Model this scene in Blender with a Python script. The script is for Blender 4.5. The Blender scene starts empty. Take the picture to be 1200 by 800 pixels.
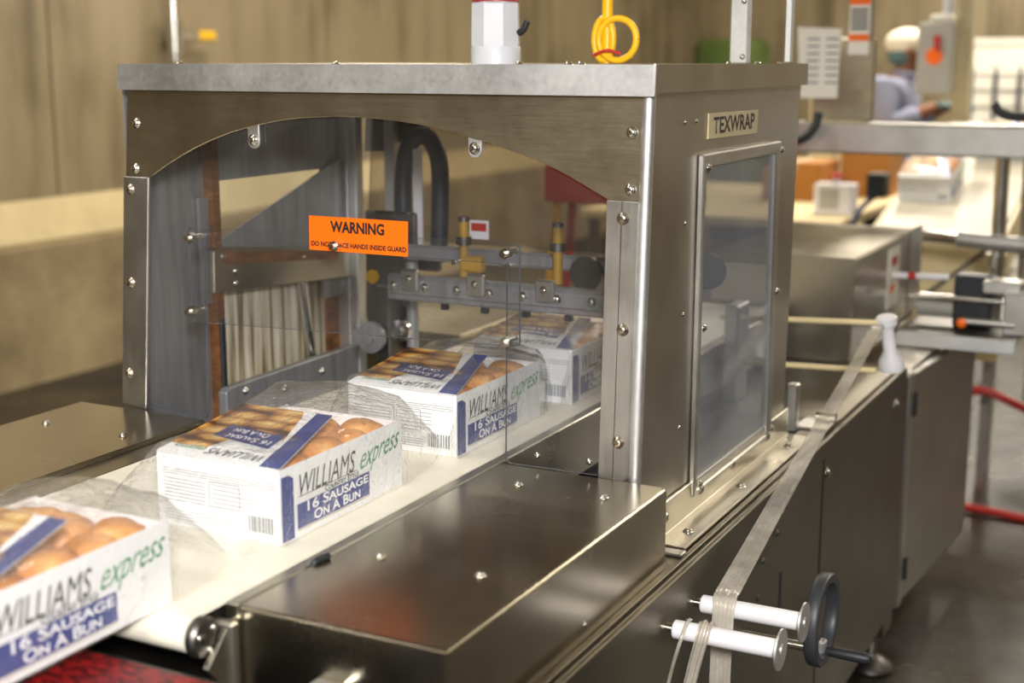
import bpy, bmesh, math, random
from mathutils import Vector, Matrix, noise
random.seed(7)
scn = bpy.context.scene
COL = scn.collection
R = math.radians

# ------------------------------------------------------------------ camera
cam_d = bpy.data.cameras.new('camera')
cam = bpy.data.objects.new('camera', cam_d); COL.objects.link(cam)
cam_d.sensor_width = 36.0
cam_d.lens = 36.0 * 1620.0 / 1200.0
cam.location = (0, 0, 1.5)
cam.rotation_euler = (R(90 - 11.514), 0, R(27.346))
cam_d.dof.use_dof = True
cam_d.dof.focus_distance = 2.08
cam_d.dof.aperture_fstop = 2.9
cam_d.clip_start = 0.05
scn.camera = cam

# ------------------------------------------------------------------ world, lamps, exposure
w = bpy.data.worlds.new('world'); scn.world = w; w.use_nodes = True
w.node_tree.nodes['Background'].inputs[0].default_value = (1.0, 0.93, 0.80, 1)
w.node_tree.nodes['Background'].inputs[1].default_value = 0.05

def area(name, loc, sx, sy, power, col=(1.0, 0.93, 0.80), rot=(0, 0, 0)):
    l = bpy.data.lights.new(name, 'AREA'); l.shape = 'RECTANGLE'
    l.size = sx; l.size_y = sy; l.energy = power; l.color = col
    o = bpy.data.objects.new(name, l); COL.objects.link(o)
    o.location = loc; o.rotation_euler = rot
    return o
CEIL = 3.6
WARM = (1.0, 0.92, 0.79); NEUT = (1.0, 0.98, 0.95)
for (x, y, p, c) in ((-2.6, 0.9, 22, NEUT), (-0.9, -1.8, 45, NEUT), (-3.2, 5.0, 70, WARM), (1.4, 3.4, 10, WARM),
                  (-1.5, 7.9, 95, WARM), (1.2, 7.6, 80, WARM), (-1.5, 10.6, 125, WARM), (1.2, 10.6, 100, WARM)):
    area('fluorescent_lamp', (x, y, CEIL - 0.12), 0.30, 1.3, p, c)
# added area light in place of the on-camera flash, behind and above the camera
area('flash_standin', (0.42, -0.50, 2.0), 0.32, 0.32, 70, (1.0, 0.985, 0.97), (R(68), 0, R(38)))

vs = scn.view_settings
vs.view_transform = 'Standard'; vs.look = 'None'; vs.gamma = 1.0; vs.use_curve_mapping = False
vs.exposure = 0.5

# ------------------------------------------------------------------ helpers
def lin(c):
    return tuple(((v / 255) / 12.92 if v / 255 <= 0.04045 else ((v / 255 + 0.055) / 1.055) ** 2.4) for v in c) + (1,)

def newmat(name):
    m = bpy.data.materials.new(name); m.use_nodes = True
    nt = m.node_tree; nt.nodes.clear()
    out = nt.nodes.new('ShaderNodeOutputMaterial')
    return m, nt, out

def texco(nt, scale=(1, 1, 1), kind='Object'):
    tc = nt.nodes.new('ShaderNodeTexCoord'); mp = nt.nodes.new('ShaderNodeMapping')
    mp.inputs['Scale'].default_value = scale
    nt.links.new(tc.outputs[kind], mp.inputs[0]); return mp.outputs[0]

def ramp(nt, fac, stops):
    r = nt.nodes.new('ShaderNodeValToRGB')
    while len(r.color_ramp.elements) < len(stops): r.color_ramp.elements.new(0.5)
    for e, (p, c) in zip(r.color_ramp.elements, stops): e.position = p; e.color = c
    nt.links.new(fac, r.inputs[0]); return r.outputs[0]

def noisetex(nt, vec, scale, detail=4, rough=0.6):
    n = nt.nodes.new('ShaderNodeTexNoise'); n.inputs['Scale'].default_value = scale
    n.inputs['Detail'].default_value = detail; n.inputs['Roughness'].default_value = rough
    nt.links.new(vec, n.inputs['Vector']); return n.outputs['Fac']

def bump(nt, fac, strength, dist=0.01):
    b = nt.nodes.new('ShaderNodeBump'); b.inputs['Strength'].default_value = strength
    b.inputs['Distance'].default_value = dist; nt.links.new(fac, b.inputs['Height']); return b.outputs[0]

def plain(name, rgb, rough=0.5, metal=0.0, var=0.08, scale=30, spec=0.5, stretch=(1, 1, 1), bmp=0.0):
    """principled surface with a little procedural variation"""
    m, nt, out = newmat(name)
    p = nt.nodes.new('ShaderNodeBsdfPrincipled'); nt.links.new(p.outputs[0], out.inputs[0])
    c = lin(rgb); lo = tuple(v * (1 - var) for v in c[:3]) + (1,); hi = tuple(min(1, v * (1 + var)) for v in c[:3]) + (1,)
    v = texco(nt, stretch); f = noisetex(nt, v, scale)
    nt.links.new(ramp(nt, f, [(0.3, lo), (0.7, hi)]), p.inputs['Base Color'])
    p.inputs['Roughness'].default_value = rough; p.inputs['Metallic'].default_value = metal
    p.inputs['Specular IOR Level'].default_value = spec
    if bmp: nt.links.new(bump(nt, f, bmp), p.inputs['Normal'])
    return m

def steel(name, rgb, rough=0.3, stretch=(1, 60, 60), var=0.12, blot=0.25, bmp=0.03):
    """brushed stainless sheet: fine grain in roughness, cloudy wear in colour"""
    m, nt, out = newmat(name)
    p = nt.nodes.new('ShaderNodeBsdfPrincipled'); nt.links.new(p.outputs[0], out.inputs[0])
    c = lin(rgb)
    v0 = texco(nt); cloud = noisetex(nt, v0, 5, 6, 0.65)
    v1 = texco(nt, stretch); grain = noisetex(nt, v1, 14, 3, 0.7)
    mx = nt.nodes.new('ShaderNodeMath'); mx.operation = 'MULTIPLY_ADD'
    nt.links.new(grain, mx.inputs[0]); mx.inputs[1].default_value = 0.45; nt.links.new(cloud, mx.inputs[2])
    lo = tuple(x * (1 - blot) for x in c[:3]) + (1,)
    nt.links.new(ramp(nt, mx.outputs[0], [(0.45, lo), (0.95, c)]), p.inputs['Base Color'])
    rr = nt.nodes.new('ShaderNodeMapRange')
    nt.links.new(mx.outputs[0], rr.inputs['Value'])
    rr.inputs['From Min'].default_value = 0.4; rr.inputs['From Max'].default_value = 1.0
    rr.inputs['To Min'].default_value = rough - var * 0.5; rr.inputs['To Max'].default_value = rough + var
    nt.links.new(rr.outputs[0], p.inputs['Roughness'])
    p.inputs['Metallic'].default_value = 1.0
    if bmp: nt.links.new(bump(nt, grain, bmp, 0.002), p.inputs['Normal'])
    return m

def clear(name, tint, gloss_rough=0.05, ior=1.45, haze=0.0, bmp=0.0, bscale=12, gloss=1.0, hazecol=(0.8, 0.8, 0.8, 1), streak=False):
    """clear sheet: transparent body, Fresnel reflection, faint milky haze"""
    m, nt, out = newmat(name)
    t = nt.nodes.new('ShaderNodeBsdfTransparent'); t.inputs[0].default_value = tint + (1,)
    g = nt.nodes.new('ShaderNodeBsdfGlossy'); g.inputs['Roughness'].default_value = gloss_rough
    fr = nt.nodes.new('ShaderNodeLayerWeight'); fr.inputs['Blend'].default_value = 0.5     # Schlick term, same from both sides of the sheet
    pw = nt.nodes.new('ShaderNodeMath'); pw.operation = 'POWER'; pw.inputs[1].default_value = 5.0
    nt.links.new(fr.outputs['Facing'], pw.inputs[0])
    f0 = ((ior - 1) / (ior + 1)) ** 2
    sc = nt.nodes.new('ShaderNodeMath'); sc.operation = 'MULTIPLY_ADD'; sc.inputs[1].default_value = (1 - f0) * gloss; sc.inputs[2].default_value = f0 * gloss
    nt.links.new(pw.outputs[0], sc.inputs[0])
    mx = nt.nodes.new('ShaderNodeMixShader')
    nt.links.new(sc.outputs[0], mx.inputs[0]); nt.links.new(t.outputs[0], mx.inputs[1]); nt.links.new(g.outputs[0], mx.inputs[2])
    last = mx.outputs[0]
    v = texco(nt, (1, 1, 1)); n = noisetex(nt, v, bscale, 5, 0.65)
    if bmp:
        b = bump(nt, n, bmp, 0.02)
        nt.links.new(b, g.inputs['Normal']); nt.links.new(b, fr.inputs['Normal'])
    if haze:
        d = nt.nodes.new('ShaderNodeBsdfDiffuse'); d.inputs[0].default_value = hazecol
        m2 = nt.nodes.new('ShaderNodeMixShader')
        hz = nt.nodes.new('ShaderNodeMapRange'); nt.links.new(n, hz.inputs['Value'])
        hz.inputs['From Min'].default_value = 0.35; hz.inputs['From Max'].default_value = 0.75
        hz.inputs['To Min'].default_value = haze * 0.4; hz.inputs['To Max'].default_value = haze * 1.6
        nt.links.new(hz.outputs[0], m2.inputs[0]); nt.links.new(last, m2.inputs[1]); nt.links.new(d.outputs[0], m2.inputs[2])
        last = m2.outputs[0]
    nt.links.new(last, out.inputs[0])
    return m

# --- mesh builders, all in world coordinates
def link(name, me, mat, parent=None):
    o = bpy.data.objects.new(name, me); COL.objects.link(o)
    if mat is not None and len(me.materials) == 0: me.materials.append(mat)
    if parent is not None:
        o.parent = parent
        M = Matrix.Identity(4); q = parent
        while q is not None:
            M = q.matrix_basis if q.parent is None else M
            q = q.parent
        o.matrix_parent_inverse = world_of(parent).inverted()
    return o
def world_of(o):
    if o.parent is None: return o.matrix_basis.copy()
    return world_of(o.parent) @ o.matrix_parent_inverse @ o.matrix_basis

def fin(bm, name, mat, parent=None, smooth=False):
    bmesh.ops.recalc_face_normals(bm, faces=bm.faces)
    me = bpy.data.meshes.new(name); bm.to_mesh(me); bm.free()
    if smooth:
        for p in me.polygons: p.use_smooth = True
    return link(name, me, mat, parent)

def add_box(bm, x0, x1, y0, y1, z0, z1):
    v = [bm.verts.new(p) for p in ((x0,y0,z0),(x1,y0,z0),(x1,y1,z0),(x0,y1,z0),(x0,y0,z1),(x1,y0,z1),(x1,y1,z1),(x0,y1,z1))]
    for f in ((0,3,2,1),(4,5,6,7),(0,1,5,4),(1,2,6,5),(2,3,7,6),(3,0,4,7)):
        bm.faces.new([v[i] for i in f])
    return v
def box(name, x0, x1, y0, y1, z0, z1, mat, parent=None, bev=0.0, seg=1):
    bm = bmesh.new(); add_box(bm, x0, x1, y0, y1, z0, z1)
    if bev: bmesh.ops.bevel(bm, geom=bm.edges[:], offset=bev, segments=seg, affect='EDGES', profile=0.5)
    return fin(bm, name, mat, parent)
def boxes(name, lst, mat, parent=None, bev=0.0):
    bm = bmesh.new()
    for b in lst: add_box(bm, *b)
    if bev: bmesh.ops.bevel(bm, geom=bm.edges[:], offset=bev, segments=1, affect='EDGES')
    return fin(bm, name, mat, parent)

def prism(name, pts, d, mat, parent=None, bev=0.0, edge_mat=None, holes=()):
    """closed 3D polygon extruded along vector d; optional polygon holes (list of point lists)"""
    bm = bmesh.new(); d = Vector(d)
    def ring(pp): return [bm.verts.new(Vector(p)) for p in pp]
    vs_ = ring(pts); es = [bm.edges.new((vs_[i], vs_[(i + 1) % len(vs_)])) for i in range(len(vs_))]
    if holes:
        for h in holes:
            hv = ring(h); es += [bm.edges.new((hv[i], hv[(i + 1) % len(hv)])) for i in range(len(hv))]
        g = bmesh.ops.triangle_fill(bm, use_beauty=True, use_dissolve=False, edges=es)
        faces = [e for e in g['geom'] if isinstance(e, bmesh.types.BMFace)]
    else:
        faces = [bm.faces.new(vs_)]
    ex = bmesh.ops.extrude_face_region(bm, geom=faces)
    bmesh.ops.translate(bm, verts=[e for e in ex['geom'] if isinstance(e, bmesh.types.BMVert)], vec=d)
    bmesh.ops.recalc_face_normals(bm, faces=bm.faces)
    if bev:
        ed = [e for e in bm.edges if len(e.link_faces) == 2 and e.calc_face_angle(0) > 0.6]
        bmesh.ops.bevel(bm, geom=ed, offset=bev, segments=1, affect='EDGES')
    if edge_mat is not None:
        dn = d.normalized(); bm.normal_update()
        for f in bm.faces: f.material_index = 0 if abs(f.normal.dot(dn)) > 0.7 else 1
    me = bpy.data.meshes.new(name); bm.to_mesh(me); bm.free()
    me.materials.append(mat)
    if edge_mat is not None: me.materials.append(edge_mat)
    return link(name, me, mat, parent)

def add_cyl(bm, p0, p1, r0, r1=None, seg=16, cap=True):
    p0 = Vector(p0); p1 = Vector(p1); r1 = r0 if r1 is None else r1
    ax = (p1 - p0); L = ax.length
    M = Matrix.Translation((p0 + p1) / 2) @ ax.to_track_quat('Z', 'Y').to_matrix().to_4x4()
    bmesh.ops.create_cone(bm, cap_ends=cap, segments=seg, radius1=r0, radius2=r1, depth=L, matrix=M)
def shade_auto(o, ang=40):
    me = o.data
    for p in me.polygons: p.use_smooth = True
    bm = bmesh.new(); bm.from_mesh(me)
    for e in bm.edges:
        if len(e.link_faces) == 2 and e.calc_face_angle(0) > R(ang): e.smooth = False
    bm.to_mesh(me); bm.free()
    return o
def cyl(name, p0, p1, r, mat, parent=None, r1=None, seg=20):
    bm = bmesh.new(); add_cyl(bm, p0, p1, r, r1, seg); return shade_auto(fin(bm, name, mat, parent))
def lathe(name, base, axis, prof, mat, parent=None, seg=24):
    """profile [(radius, distance along axis)] spun about axis at base"""
    q = Vector(axis).to_track_quat('Z', 'Y'); base = Vector(base); bm = bmesh.new(); rings = []
    for r_, h in prof:
        rings.append([bm.verts.new(base + q @ Vector((max(r_, 1e-5) * math.cos(2*math.pi*k/seg), max(r_, 1e-5) * math.sin(2*math.pi*k/seg), h))) for k in range(seg)])
    for a, b in zip(rings, rings[1:]):
        for k in range(seg): bm.faces.new((a[k], a[(k+1) % seg], b[(k+1) % seg], b[k]))
    bm.faces.new(rings[0]); bm.faces.new(rings[-1])
    return shade_auto(fin(bm, name, mat, parent), 35)
def smoothpath(pts, n=8):
    pts = [Vector(p) for p in pts]; out = []
    for i in range(len(pts) - 1):
        p0 = pts[max(i-1, 0)]; p1 = pts[i]; p2 = pts[i+1]; p3 = pts[min(i+2, len(pts)-1)]
        for k in range(n):
            t = k / n
            out.append(0.5 * ((2*p1) + (p2-p0)*t + (2*p0-5*p1+4*p2-p3)*t*t + (3*p1-p0-3*p2+p3)*t**3))
    out.append(pts[-1]); return out
def tube(name, pts, r, mat, parent=None, seg=10, smooth=True, n=8):
    P = smoothpath(pts, n) if smooth else [Vector(p) for p in pts]
    bm = bmesh.new(); rings = []; up = Vector((0.13, 0.31, 0.94)).normalized()
    for i, p in enumerate(P):
        t = (P[min(i+1, len(P)-1)] - P[max(i-1, 0)]).normalized()
        a = up - t * up.dot(t)
        if a.length < 1e-3: a = Vector((1, 0, 0)) - t * t.x
        a.normalize(); up = a; b = t.cross(a)
        rings.append([bm.verts.new(p + r * (math.cos(2*math.pi*k/seg) * a + math.sin(2*math.pi*k/seg) * b)) for k in range(seg)])
    for x, y in zip(rings, rings[1:]):
        for k in range(seg): bm.faces.new((x[k], x[(k+1) % seg], y[(k+1) % seg], y[k]))
    bm.faces.new(rings[0]); bm.faces.new(rings[-1])
    return shade_auto(fin(bm, name, mat, parent), 50)

def empty(name, loc):
    o = bpy.data.objects.new(name, None); COL.objects.link(o); o.location = loc; o.empty_display_size = 0.1
    return o
def tag(o, label, cat, group=None):
    o['label'] = label; o['category'] = cat
    if group: o['group'] = group
    return o
def thing(name, loc, label, cat, group=None): return tag(empty(name, loc), label, cat, group)
def struct(o, label=None, cat=None):
    o['kind'] = 'structure'
    if label: o['label'] = label; o['category'] = cat
    return o

_scr = {}
def screw(pos, normal, parent, r=0.0065, mat=None, name='screw'):
    """pan-head screw with washer, shared mesh"""
    mat = mat or M_BOLT
    key = (round(r, 4), mat.name)
    if key not in _scr:
        bm = bmesh.new(); prof = [(1.25, 0.0), (1.25, 0.16), (0.92, 0.2), (0.88, 0.55), (0.62, 0.78), (0.25, 0.86)]; seg = 10; rg = []
        for a, h in prof: rg.append([bm.verts.new((r*a*math.cos(2*math.pi*k/seg), r*a*math.sin(2*math.pi*k/seg), r*h)) for k in range(seg)])
        for a, b in zip(rg, rg[1:]):
            for k in range(seg): bm.faces.new((a[k], a[(k+1) % seg], b[(k+1) % seg], b[k]))
        bm.faces.new(rg[-1]); bm.faces.new(list(reversed(rg[0])))
        me = bpy.data.meshes.new('screw'); bm.to_mesh(me); bm.free(); me.materials.append(mat)
        for p in me.polygons: p.use_smooth = True
        _scr[key] = me
    o = link(name, _scr[key], None, parent)
    o.rotation_mode = 'QUATERNION'; o.location = pos
    o.rotation_quaternion = Vector(normal).to_track_quat('Z', 'Y')
    return o

def text_mesh(s, size, shear=0.0, sx=1.0, align='CENTER', bold=0.0, spacing=1.0, caps=False):
    cu = bpy.data.curves.new('lettering', 'FONT'); cu.body = s; cu.size = size; cu.shear = shear
    cu.align_x = align; cu.align_y = 'CENTER'; cu.fill_mode = 'FRONT'; cu.offset = bold; cu.space_character = spacing
    cu.resolution_u = 3; cu.small_caps_scale = 0.8
    if caps:
        for cf in cu.body_format: cf.use_small_caps = True
    o = bpy.data.objects.new('lettering', cu); COL.objects.link(o)
    dg = bpy.context.evaluated_depsgraph_get(); dg.update()
    me = bpy.data.meshes.new_from_object(o.evaluated_get(dg))
    bpy.data.objects.remove(o); bpy.data.curves.remove(cu)
    if sx != 1.0:
        for v in me.vertices: v.co.x *= sx
    me.materials.clear()
    return me
def letters(name, s, origin, xdir, ydir, size, mat, parent, shear=0.0, sx=1.0, bold=0.0, width=None, align='CENTER', caps=False):
    me = text_mesh(s, size, shear, 1.0, align, bold, caps=caps)
    xs = [v.co.x for v in me.vertices]
    k = sx if width is None else width / (max(xs) - min(xs))
    X = Vector(xdir).normalized(); Y = Vector(ydir).normalized(); O = Vector(origin)
    for v in me.vertices: v.co = O + X * (v.co.x * k) + Y * v.co.y
    me.update()
    return link(name, me, mat, parent)

# ------------------------------------------------------------------ materials
M_STEEL = steel('brushed_stainless', (192, 185, 168), 0.28, (60, 1.5, 60), bmp=0.008)
M_STEELV = steel('brushed_stainless_vertical', (196, 191, 180), 0.34, (50, 50, 1.2), blot=0.3)
M_STEELX = steel('brushed_stainless_cross', (190, 179, 154), 0.36, (1.5, 60, 60))
M_COVER = steel('polished_cover_sheet', (192, 183, 163), 0.21, (50, 50, 50), blot=0.2, bmp=0.006, var=0.08)
M_BASE = steel('satin_base_sheet', (120, 112, 95), 0.34, (40, 1, 40), blot=0.3)
M_LIP = steel('galvanised_sheet', (226, 226, 224), 0.48, (8, 8, 8), blot=0.2)
M_STRIP = steel('aluminium_strip', (214, 212, 206), 0.38, (60, 60, 1), blot=0.3)
M_INNER = plain('inner_grey_sheet', (156, 156, 157), 0.42, 0.45, 0.22, 6, stretch=(8, 8, 0.8))
M_DARK = steel('dark_steel', (120, 117, 112), 0.4, (30, 30, 30), blot=0.4)
M_CHROME = steel('bright_chrome', (225, 224, 220), 0.14, (40, 40, 2), blot=0.12, bmp=0)
M_BOLT = steel('bolt_steel', (224, 220, 210), 0.2, (20, 20, 20), blot=0.15, bmp=0)
M_RUSTB = steel('rusty_bolt', (206, 194, 176), 0.3, (20, 20, 20), blot=0.5, bmp=0)
M_ACR = clear('smoky_acrylic', (0.92, 0.925, 0.935), 0.03, 1.5, haze=0.012, bscale=9)
M_ACRR = clear('smoky_rear_acrylic', (0.70, 0.67, 0.62), 0.03, 1.4, haze=0.01, bscale=9)
M_ACRE = plain('acrylic_cut_edge', (96, 100, 104), 0.2, 0.0, 0.1)
M_ACRL = plain('acrylic_polished_edge', (176, 178, 178), 0.25, 0.0, 0.1)
M_PANE = clear('window_plastic', (0.88, 0.91, 0.96), 0.05, 1.45, haze=0.12, bscale=1.6, hazecol=(0.55, 0.6, 0.7, 1))
M_FILM = clear('shrink_film', (0.992, 0.992, 0.992), 0.09, 1.75, haze=0.055, bmp=1.0, bscale=18, gloss=1.0, hazecol=(0.9, 0.9, 0.9, 1))
M_SCRAP = clear('film_scrap', (0.86, 0.84, 0.80), 0.18, 1.6, haze=0.30, bmp=0.1, bscale=8, hazecol=(0.80, 0.74, 0.64, 1))
M_WHITE = plain('white_carton', (240, 240, 239), 0.55, 0, 0.02, 40)
M_CARD = plain('carton_inside', (214, 200, 170), 0.7, 0, 0.05, 30)
M_NAVY = plain('navy_print', (38, 58, 134), 0.4, 0, 0.08, 60)
M_BLACK = plain('black_print', (38, 36, 36), 0.5, 0, 0.1, 60)
M_GREEN = plain('green_print', (60, 140, 84), 0.5, 0, 0.1, 60)
M_GREY = plain('grey_print', (118, 120, 128), 0.5, 0, 0.05, 60)
M_WPRINT = plain('white_print', (250, 250, 250), 0.4, 0, 0.02, 60)
M_BELT = plain('cream_belt', (240, 233, 214), 0.55, 0, 0.05, 14)
M_ORANGE = plain('orange_sticker', (255, 112, 10), 0.4, 0, 0.04, 20)
M_RED = plain('red_plastic', (184, 48, 38), 0.4, 0, 0.1, 20)
M_REDSIGN = plain('red_plate', (214, 60, 24), 0.5, 0, 0.08, 20)
M_YEL = plain('yellow_plastic', (240, 186, 20), 0.4, 0, 0.06, 20)
M_MUST = plain('aged_yellow_plastic', (176, 136, 44), 0.5, 0, 0.15, 20)
M_RUB = plain('black_rubber', (34, 36, 40), 0.5, 0, 0.2, 20)
M_WHEEL = plain('grey_black_plastic', (54, 55, 59), 0.45, 0, 0.15, 20)
M_NYLON = plain('white_nylon', (226, 224, 226), 0.35, 0, 0.03, 20)
M_DOME = plain('light_grey_plastic', (206, 208, 214), 0.4, 0, 0.03, 20)
M_RUST = plain('rusty_strip', (128, 84, 48), 0.75, 0.2, 0.5, 24, stretch=(1, 1, 3))
M_KRAFT = plain('brown_cardboard', (168, 112, 46), 0.8, 0, 0.1, 12)
M_PAPER = plain('white_paper', (236, 232, 218), 0.7, 0, 0.03, 12)
M_CREAM = plain('cream_paint', (226, 206, 158), 0.5, 0, 0.05, 8)
M_COAT = plain('pale_blue_cloth', (140, 144, 166), 0.9, 0, 0.08, 12)
M_HAIRNET = plain('white_cap_cloth', (236, 228, 206), 0.9, 0, 0.05, 30)
M_SKIN = plain('skin', (132, 84, 56), 0.6, 0, 0.06, 20)
M_TEALCL = plain('teal_cloth', (92, 120, 122), 0.8, 0, 0.1, 20)
M_GREYBOX = plain('grey_enclosure_paint', (172, 170, 162), 0.45, 0.1, 0.05, 10)
M_TAN = plain('tan_plate', (190, 176, 140), 0.5, 0.0, 0.06, 20)
M_SHADE = plain('dark_trousers', (70, 72, 84), 0.9, 0, 0.1, 20)
M_BLUE = plain('blue_plastic', (52, 66, 110), 0.5, 0, 0.1, 10)

def mat_wall():
    m, nt, out = newmat('stained_wall_panel')
    p = nt.nodes.new('ShaderNodeBsdfPrincipled'); nt.links.new(p.outputs[0], out.inputs[0])
    v = texco(nt, (3, 3, 0.35)); s = noisetex(nt, v, 2.2, 7, 0.65)
    v2 = texco(nt, (1, 1, 1)); c = noisetex(nt, v2, 0.9, 3, 0.5)
    a = nt.nodes.new('ShaderNodeMath'); a.operation = 'ADD'; nt.links.new(s, a.inputs[0]); nt.links.new(c, a.inputs[1])
    h = nt.nodes.new('ShaderNodeMath'); h.operation = 'MULTIPLY'; h.inputs[1].default_value = 0.5; nt.links.new(a.outputs[0], h.inputs[0])
    nt.links.new(ramp(nt, h.outputs[0], [(0.36, lin((104, 92, 68))), (0.5, lin((146, 131, 102))), (0.66, lin((158, 144, 114)))]), p.inputs['Base Color'])
    p.inputs['Roughness'].default_value = 0.38; p.inputs['Metallic'].default_value = 0.15
    return m
M_WALL = mat_wall()
def mat_concrete(name, a, b, rough=0.85, wet=False, bm_=0.4):
    m, nt, out = newmat(name)
    p = nt.nodes.new('ShaderNodeBsdfPrincipled'); nt.links.new(p.outputs[0], out.inputs[0])
    v = texco(nt); s = noisetex(nt, v, 2.0, 9, 0.7)
    nt.links.new(ramp(nt, s, [(0.35, lin(a)), (0.68, lin(b))]), p.inputs['Base Color'])
    f = noisetex(nt, v, 26, 6, 0.7)
    nt.links.new(bump(nt, f, bm_, 0.01), p.inputs['Normal'])
    if wet:
        big = noisetex(nt, v, 1.4, 5, 0.6)
        rr = nt.nodes.new('ShaderNodeMapRange'); nt.links.new(big, rr.inputs['Value'])
        rr.inputs['From Min'].default_value = 0.4; rr.inputs['From Max'].default_value = 0.65
        rr.inputs['To Min'].default_value = 0.18; rr.inputs['To Max'].default_value = 0.6
        nt.links.new(rr.outputs[0], p.inputs['Roughness'])
    else: p.inputs['Roughness'].default_value = rough
    return m
M_CURB = mat_concrete('concrete_curb', (120, 104, 76), (164, 146, 110))
M_LEDGE = mat_concrete('ledge_cement', (188, 170, 126), (214, 196, 150), 0.7)
M_FLOOR = mat_concrete('wet_concrete_floor', (27, 25, 21), (56, 50, 40), wet=True)
M_CEIL = plain('ceiling_paint', (196, 182, 150), 0.8, 0, 0.05, 2)

def mat_streaks():
    m, nt, out = newmat('streaked_curtain')
    p = nt.nodes.new('ShaderNodeBsdfPrincipled'); nt.links.new(p.outputs[0], out.inputs[0])
    v = texco(nt, (1, 26, 1.1)); s = noisetex(nt, v, 2.0, 5, 0.6)
    nt.links.new(ramp(nt, s, [(0.40, lin((112, 90, 54))), (0.52, lin((200, 188, 160))), (0.66, lin((236, 230, 216)))]), p.inputs['Base Color'])
    p.inputs['Roughness'].default_value = 0.6
    return m
M_CURT = mat_streaks()
def mat_bunprint():
    """flat printed picture of rows of buns"""
    m, nt, out = newmat('printed_bun_picture')
    p = nt.nodes.new('ShaderNodeBsdfPrincipled'); nt.links.new(p.outputs[0], out.inputs[0])
    v = texco(nt, (17, 36, 1))
    vo = nt.nodes.new('ShaderNodeTexVoronoi'); vo.inputs['Scale'].default_value = 1.0; vo.inputs['Randomness'].default_value = 0.55
    vo.voronoi_dimensions = '2D'; nt.links.new(v, vo.inputs['Vector'])
    nt.links.new(ramp(nt, vo.outputs['Distance'], [(0.0, lin((246, 214, 142))), (0.28, lin((224, 172, 84))), (0.48, lin((168, 104, 36))), (0.62, lin((74, 42, 18)))]), p.inputs['Base Color'])
    p.inputs['Roughness'].default_value = 0.55
    return m
M_BUNP = mat_bunprint()
def mat_bun():
    m, nt, out = newmat('baked_bun')
    p = nt.nodes.new('ShaderNodeBsdfPrincipled'); nt.links.new(p.outputs[0], out.inputs[0])
    s = noisetex(nt, texco(nt), 24, 5, 0.6)
    nt.links.new(ramp(nt, s, [(0.3, lin((184, 112, 52))), (0.6, lin((224, 160, 90))), (0.8, lin((240, 196, 134)))]), p.inputs['Base Color'])
    p.inputs['Roughness'].default_value = 0.5
    return m
M_BUN = mat_bun()
def mat_redbelt():
    m, nt, out = newmat('red_modular_belt')
    p = nt.nodes.new('ShaderNodeBsdfPrincipled'); nt.links.new(p.outputs[0], out.inputs[0])
    s = noisetex(nt, texco(nt, (30, 60, 1)), 2.2, 3, 0.6)
    nt.links.new(ramp(nt, s, [(0.42, lin((58, 8, 10))), (0.6, lin((150, 26, 28)))]), p.inputs['Base Color'])
    p.inputs['Roughness'].default_value = 0.4
    return m
M_REDBELT = mat_redbelt()

# ------------------------------------------------------------------ room
XL, XR, YB, YF = -5.0, 4.2, 13.0, -3.6
struct(box('floor', XL, XR, YF, YB, -0.1, 0.0, M_FLOOR))
struct(box('ceiling', XL, XR, YF, YB, CEIL, CEIL + 0.1, M_CEIL))
wl = struct(box('wall_left', XL - 0.16, XL - 0.02, YF, YB, 0, CEIL, M_DARK))
seams = [YF, -1.55, 0.6, 2.75, 4.92, 7.2, 9.4, 11.5, YB]
for a, b in zip(seams, seams[1:]):
    box('panel', XL - 0.02, XL, a + 0.006, b - 0.006, 0.80, CEIL, M_WALL, wl, 0.003)
curb = prism('trim_1', [(XL - 0.02, YF, 0), (XL + 0.09, YF, 0), (XL + 0.09, YF, 0.64), (XL + 0.06, YF, 0.66), (XL - 0.02, YF, 0.66)], (0, YB - YF, 0), M_CURB)
struct(curb, 'rough concrete curb along the foot of the left wall', 'curb')
led = prism('ledge', [(XL - 0.02, YF, 0.66), (XL + 0.07, YF, 0.66), (XL + 0.072, YF, 0.672), (XL, YF, 0.855), (XL - 0.02, YF, 0.86)], (0, YB - YF, 0), M_LEDGE, curb)
wb = struct(box('wall_back', XL, XR, YB, YB + 0.14, 0, CEIL, M_DARK))
bx_ = [XL, -3.4, -2.0, -0.6, 0.8, 2.2, XR]
for a, b in zip(bx_, bx_[1:]):
    box('panel', a + 0.006, b - 0.006, YB - 0.02, YB, 0.1, CEIL, M_WALL, wb, 0.003)
struct(box('wall_right', XR, XR + 0.1, YF, YB, 0, CEIL, M_WALL))
struct(box('wall_front', XL, XR, YF - 0.1, YF, 0, CEIL, M_WALL))

# valve on the left wall
t = thing('wall_valve', (XL + 0.06, 5.71, 1.42), 'thin steel water pipe with yellow valve lever on the left wall', 'pipe')
cyl('pipe', (XL + 0.08, 5.71, 1.66), (XL + 0.08, 5.71, 3.3), 0.022, M_CHROME, t)
cyl('valve_body', (XL + 0.08, 5.71, 1.53), (XL + 0.08, 5.71, 1.70), 0.042, M_BOLT, t)
cyl('spout', (XL + 0.08, 5.71, 1.42), (XL + 0.08, 5.71, 1.57), 0.018, M_CHROME, t)
lv = box('lever', XL + 0.09, XL + 0.115, 5.71, 5.90, 1.605, 1.645, M_BOLT, t, 0.004)
box('grip', XL + 0.085, XL + 0.12, 5.86, 6.0, 1.60, 1.65, M_YEL, lv, 0.008)
box('bracket', XL, XL + 0.06, 5.68, 5.74, 2.2, 2.3, M_BOLT, t, 0.004)

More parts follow.
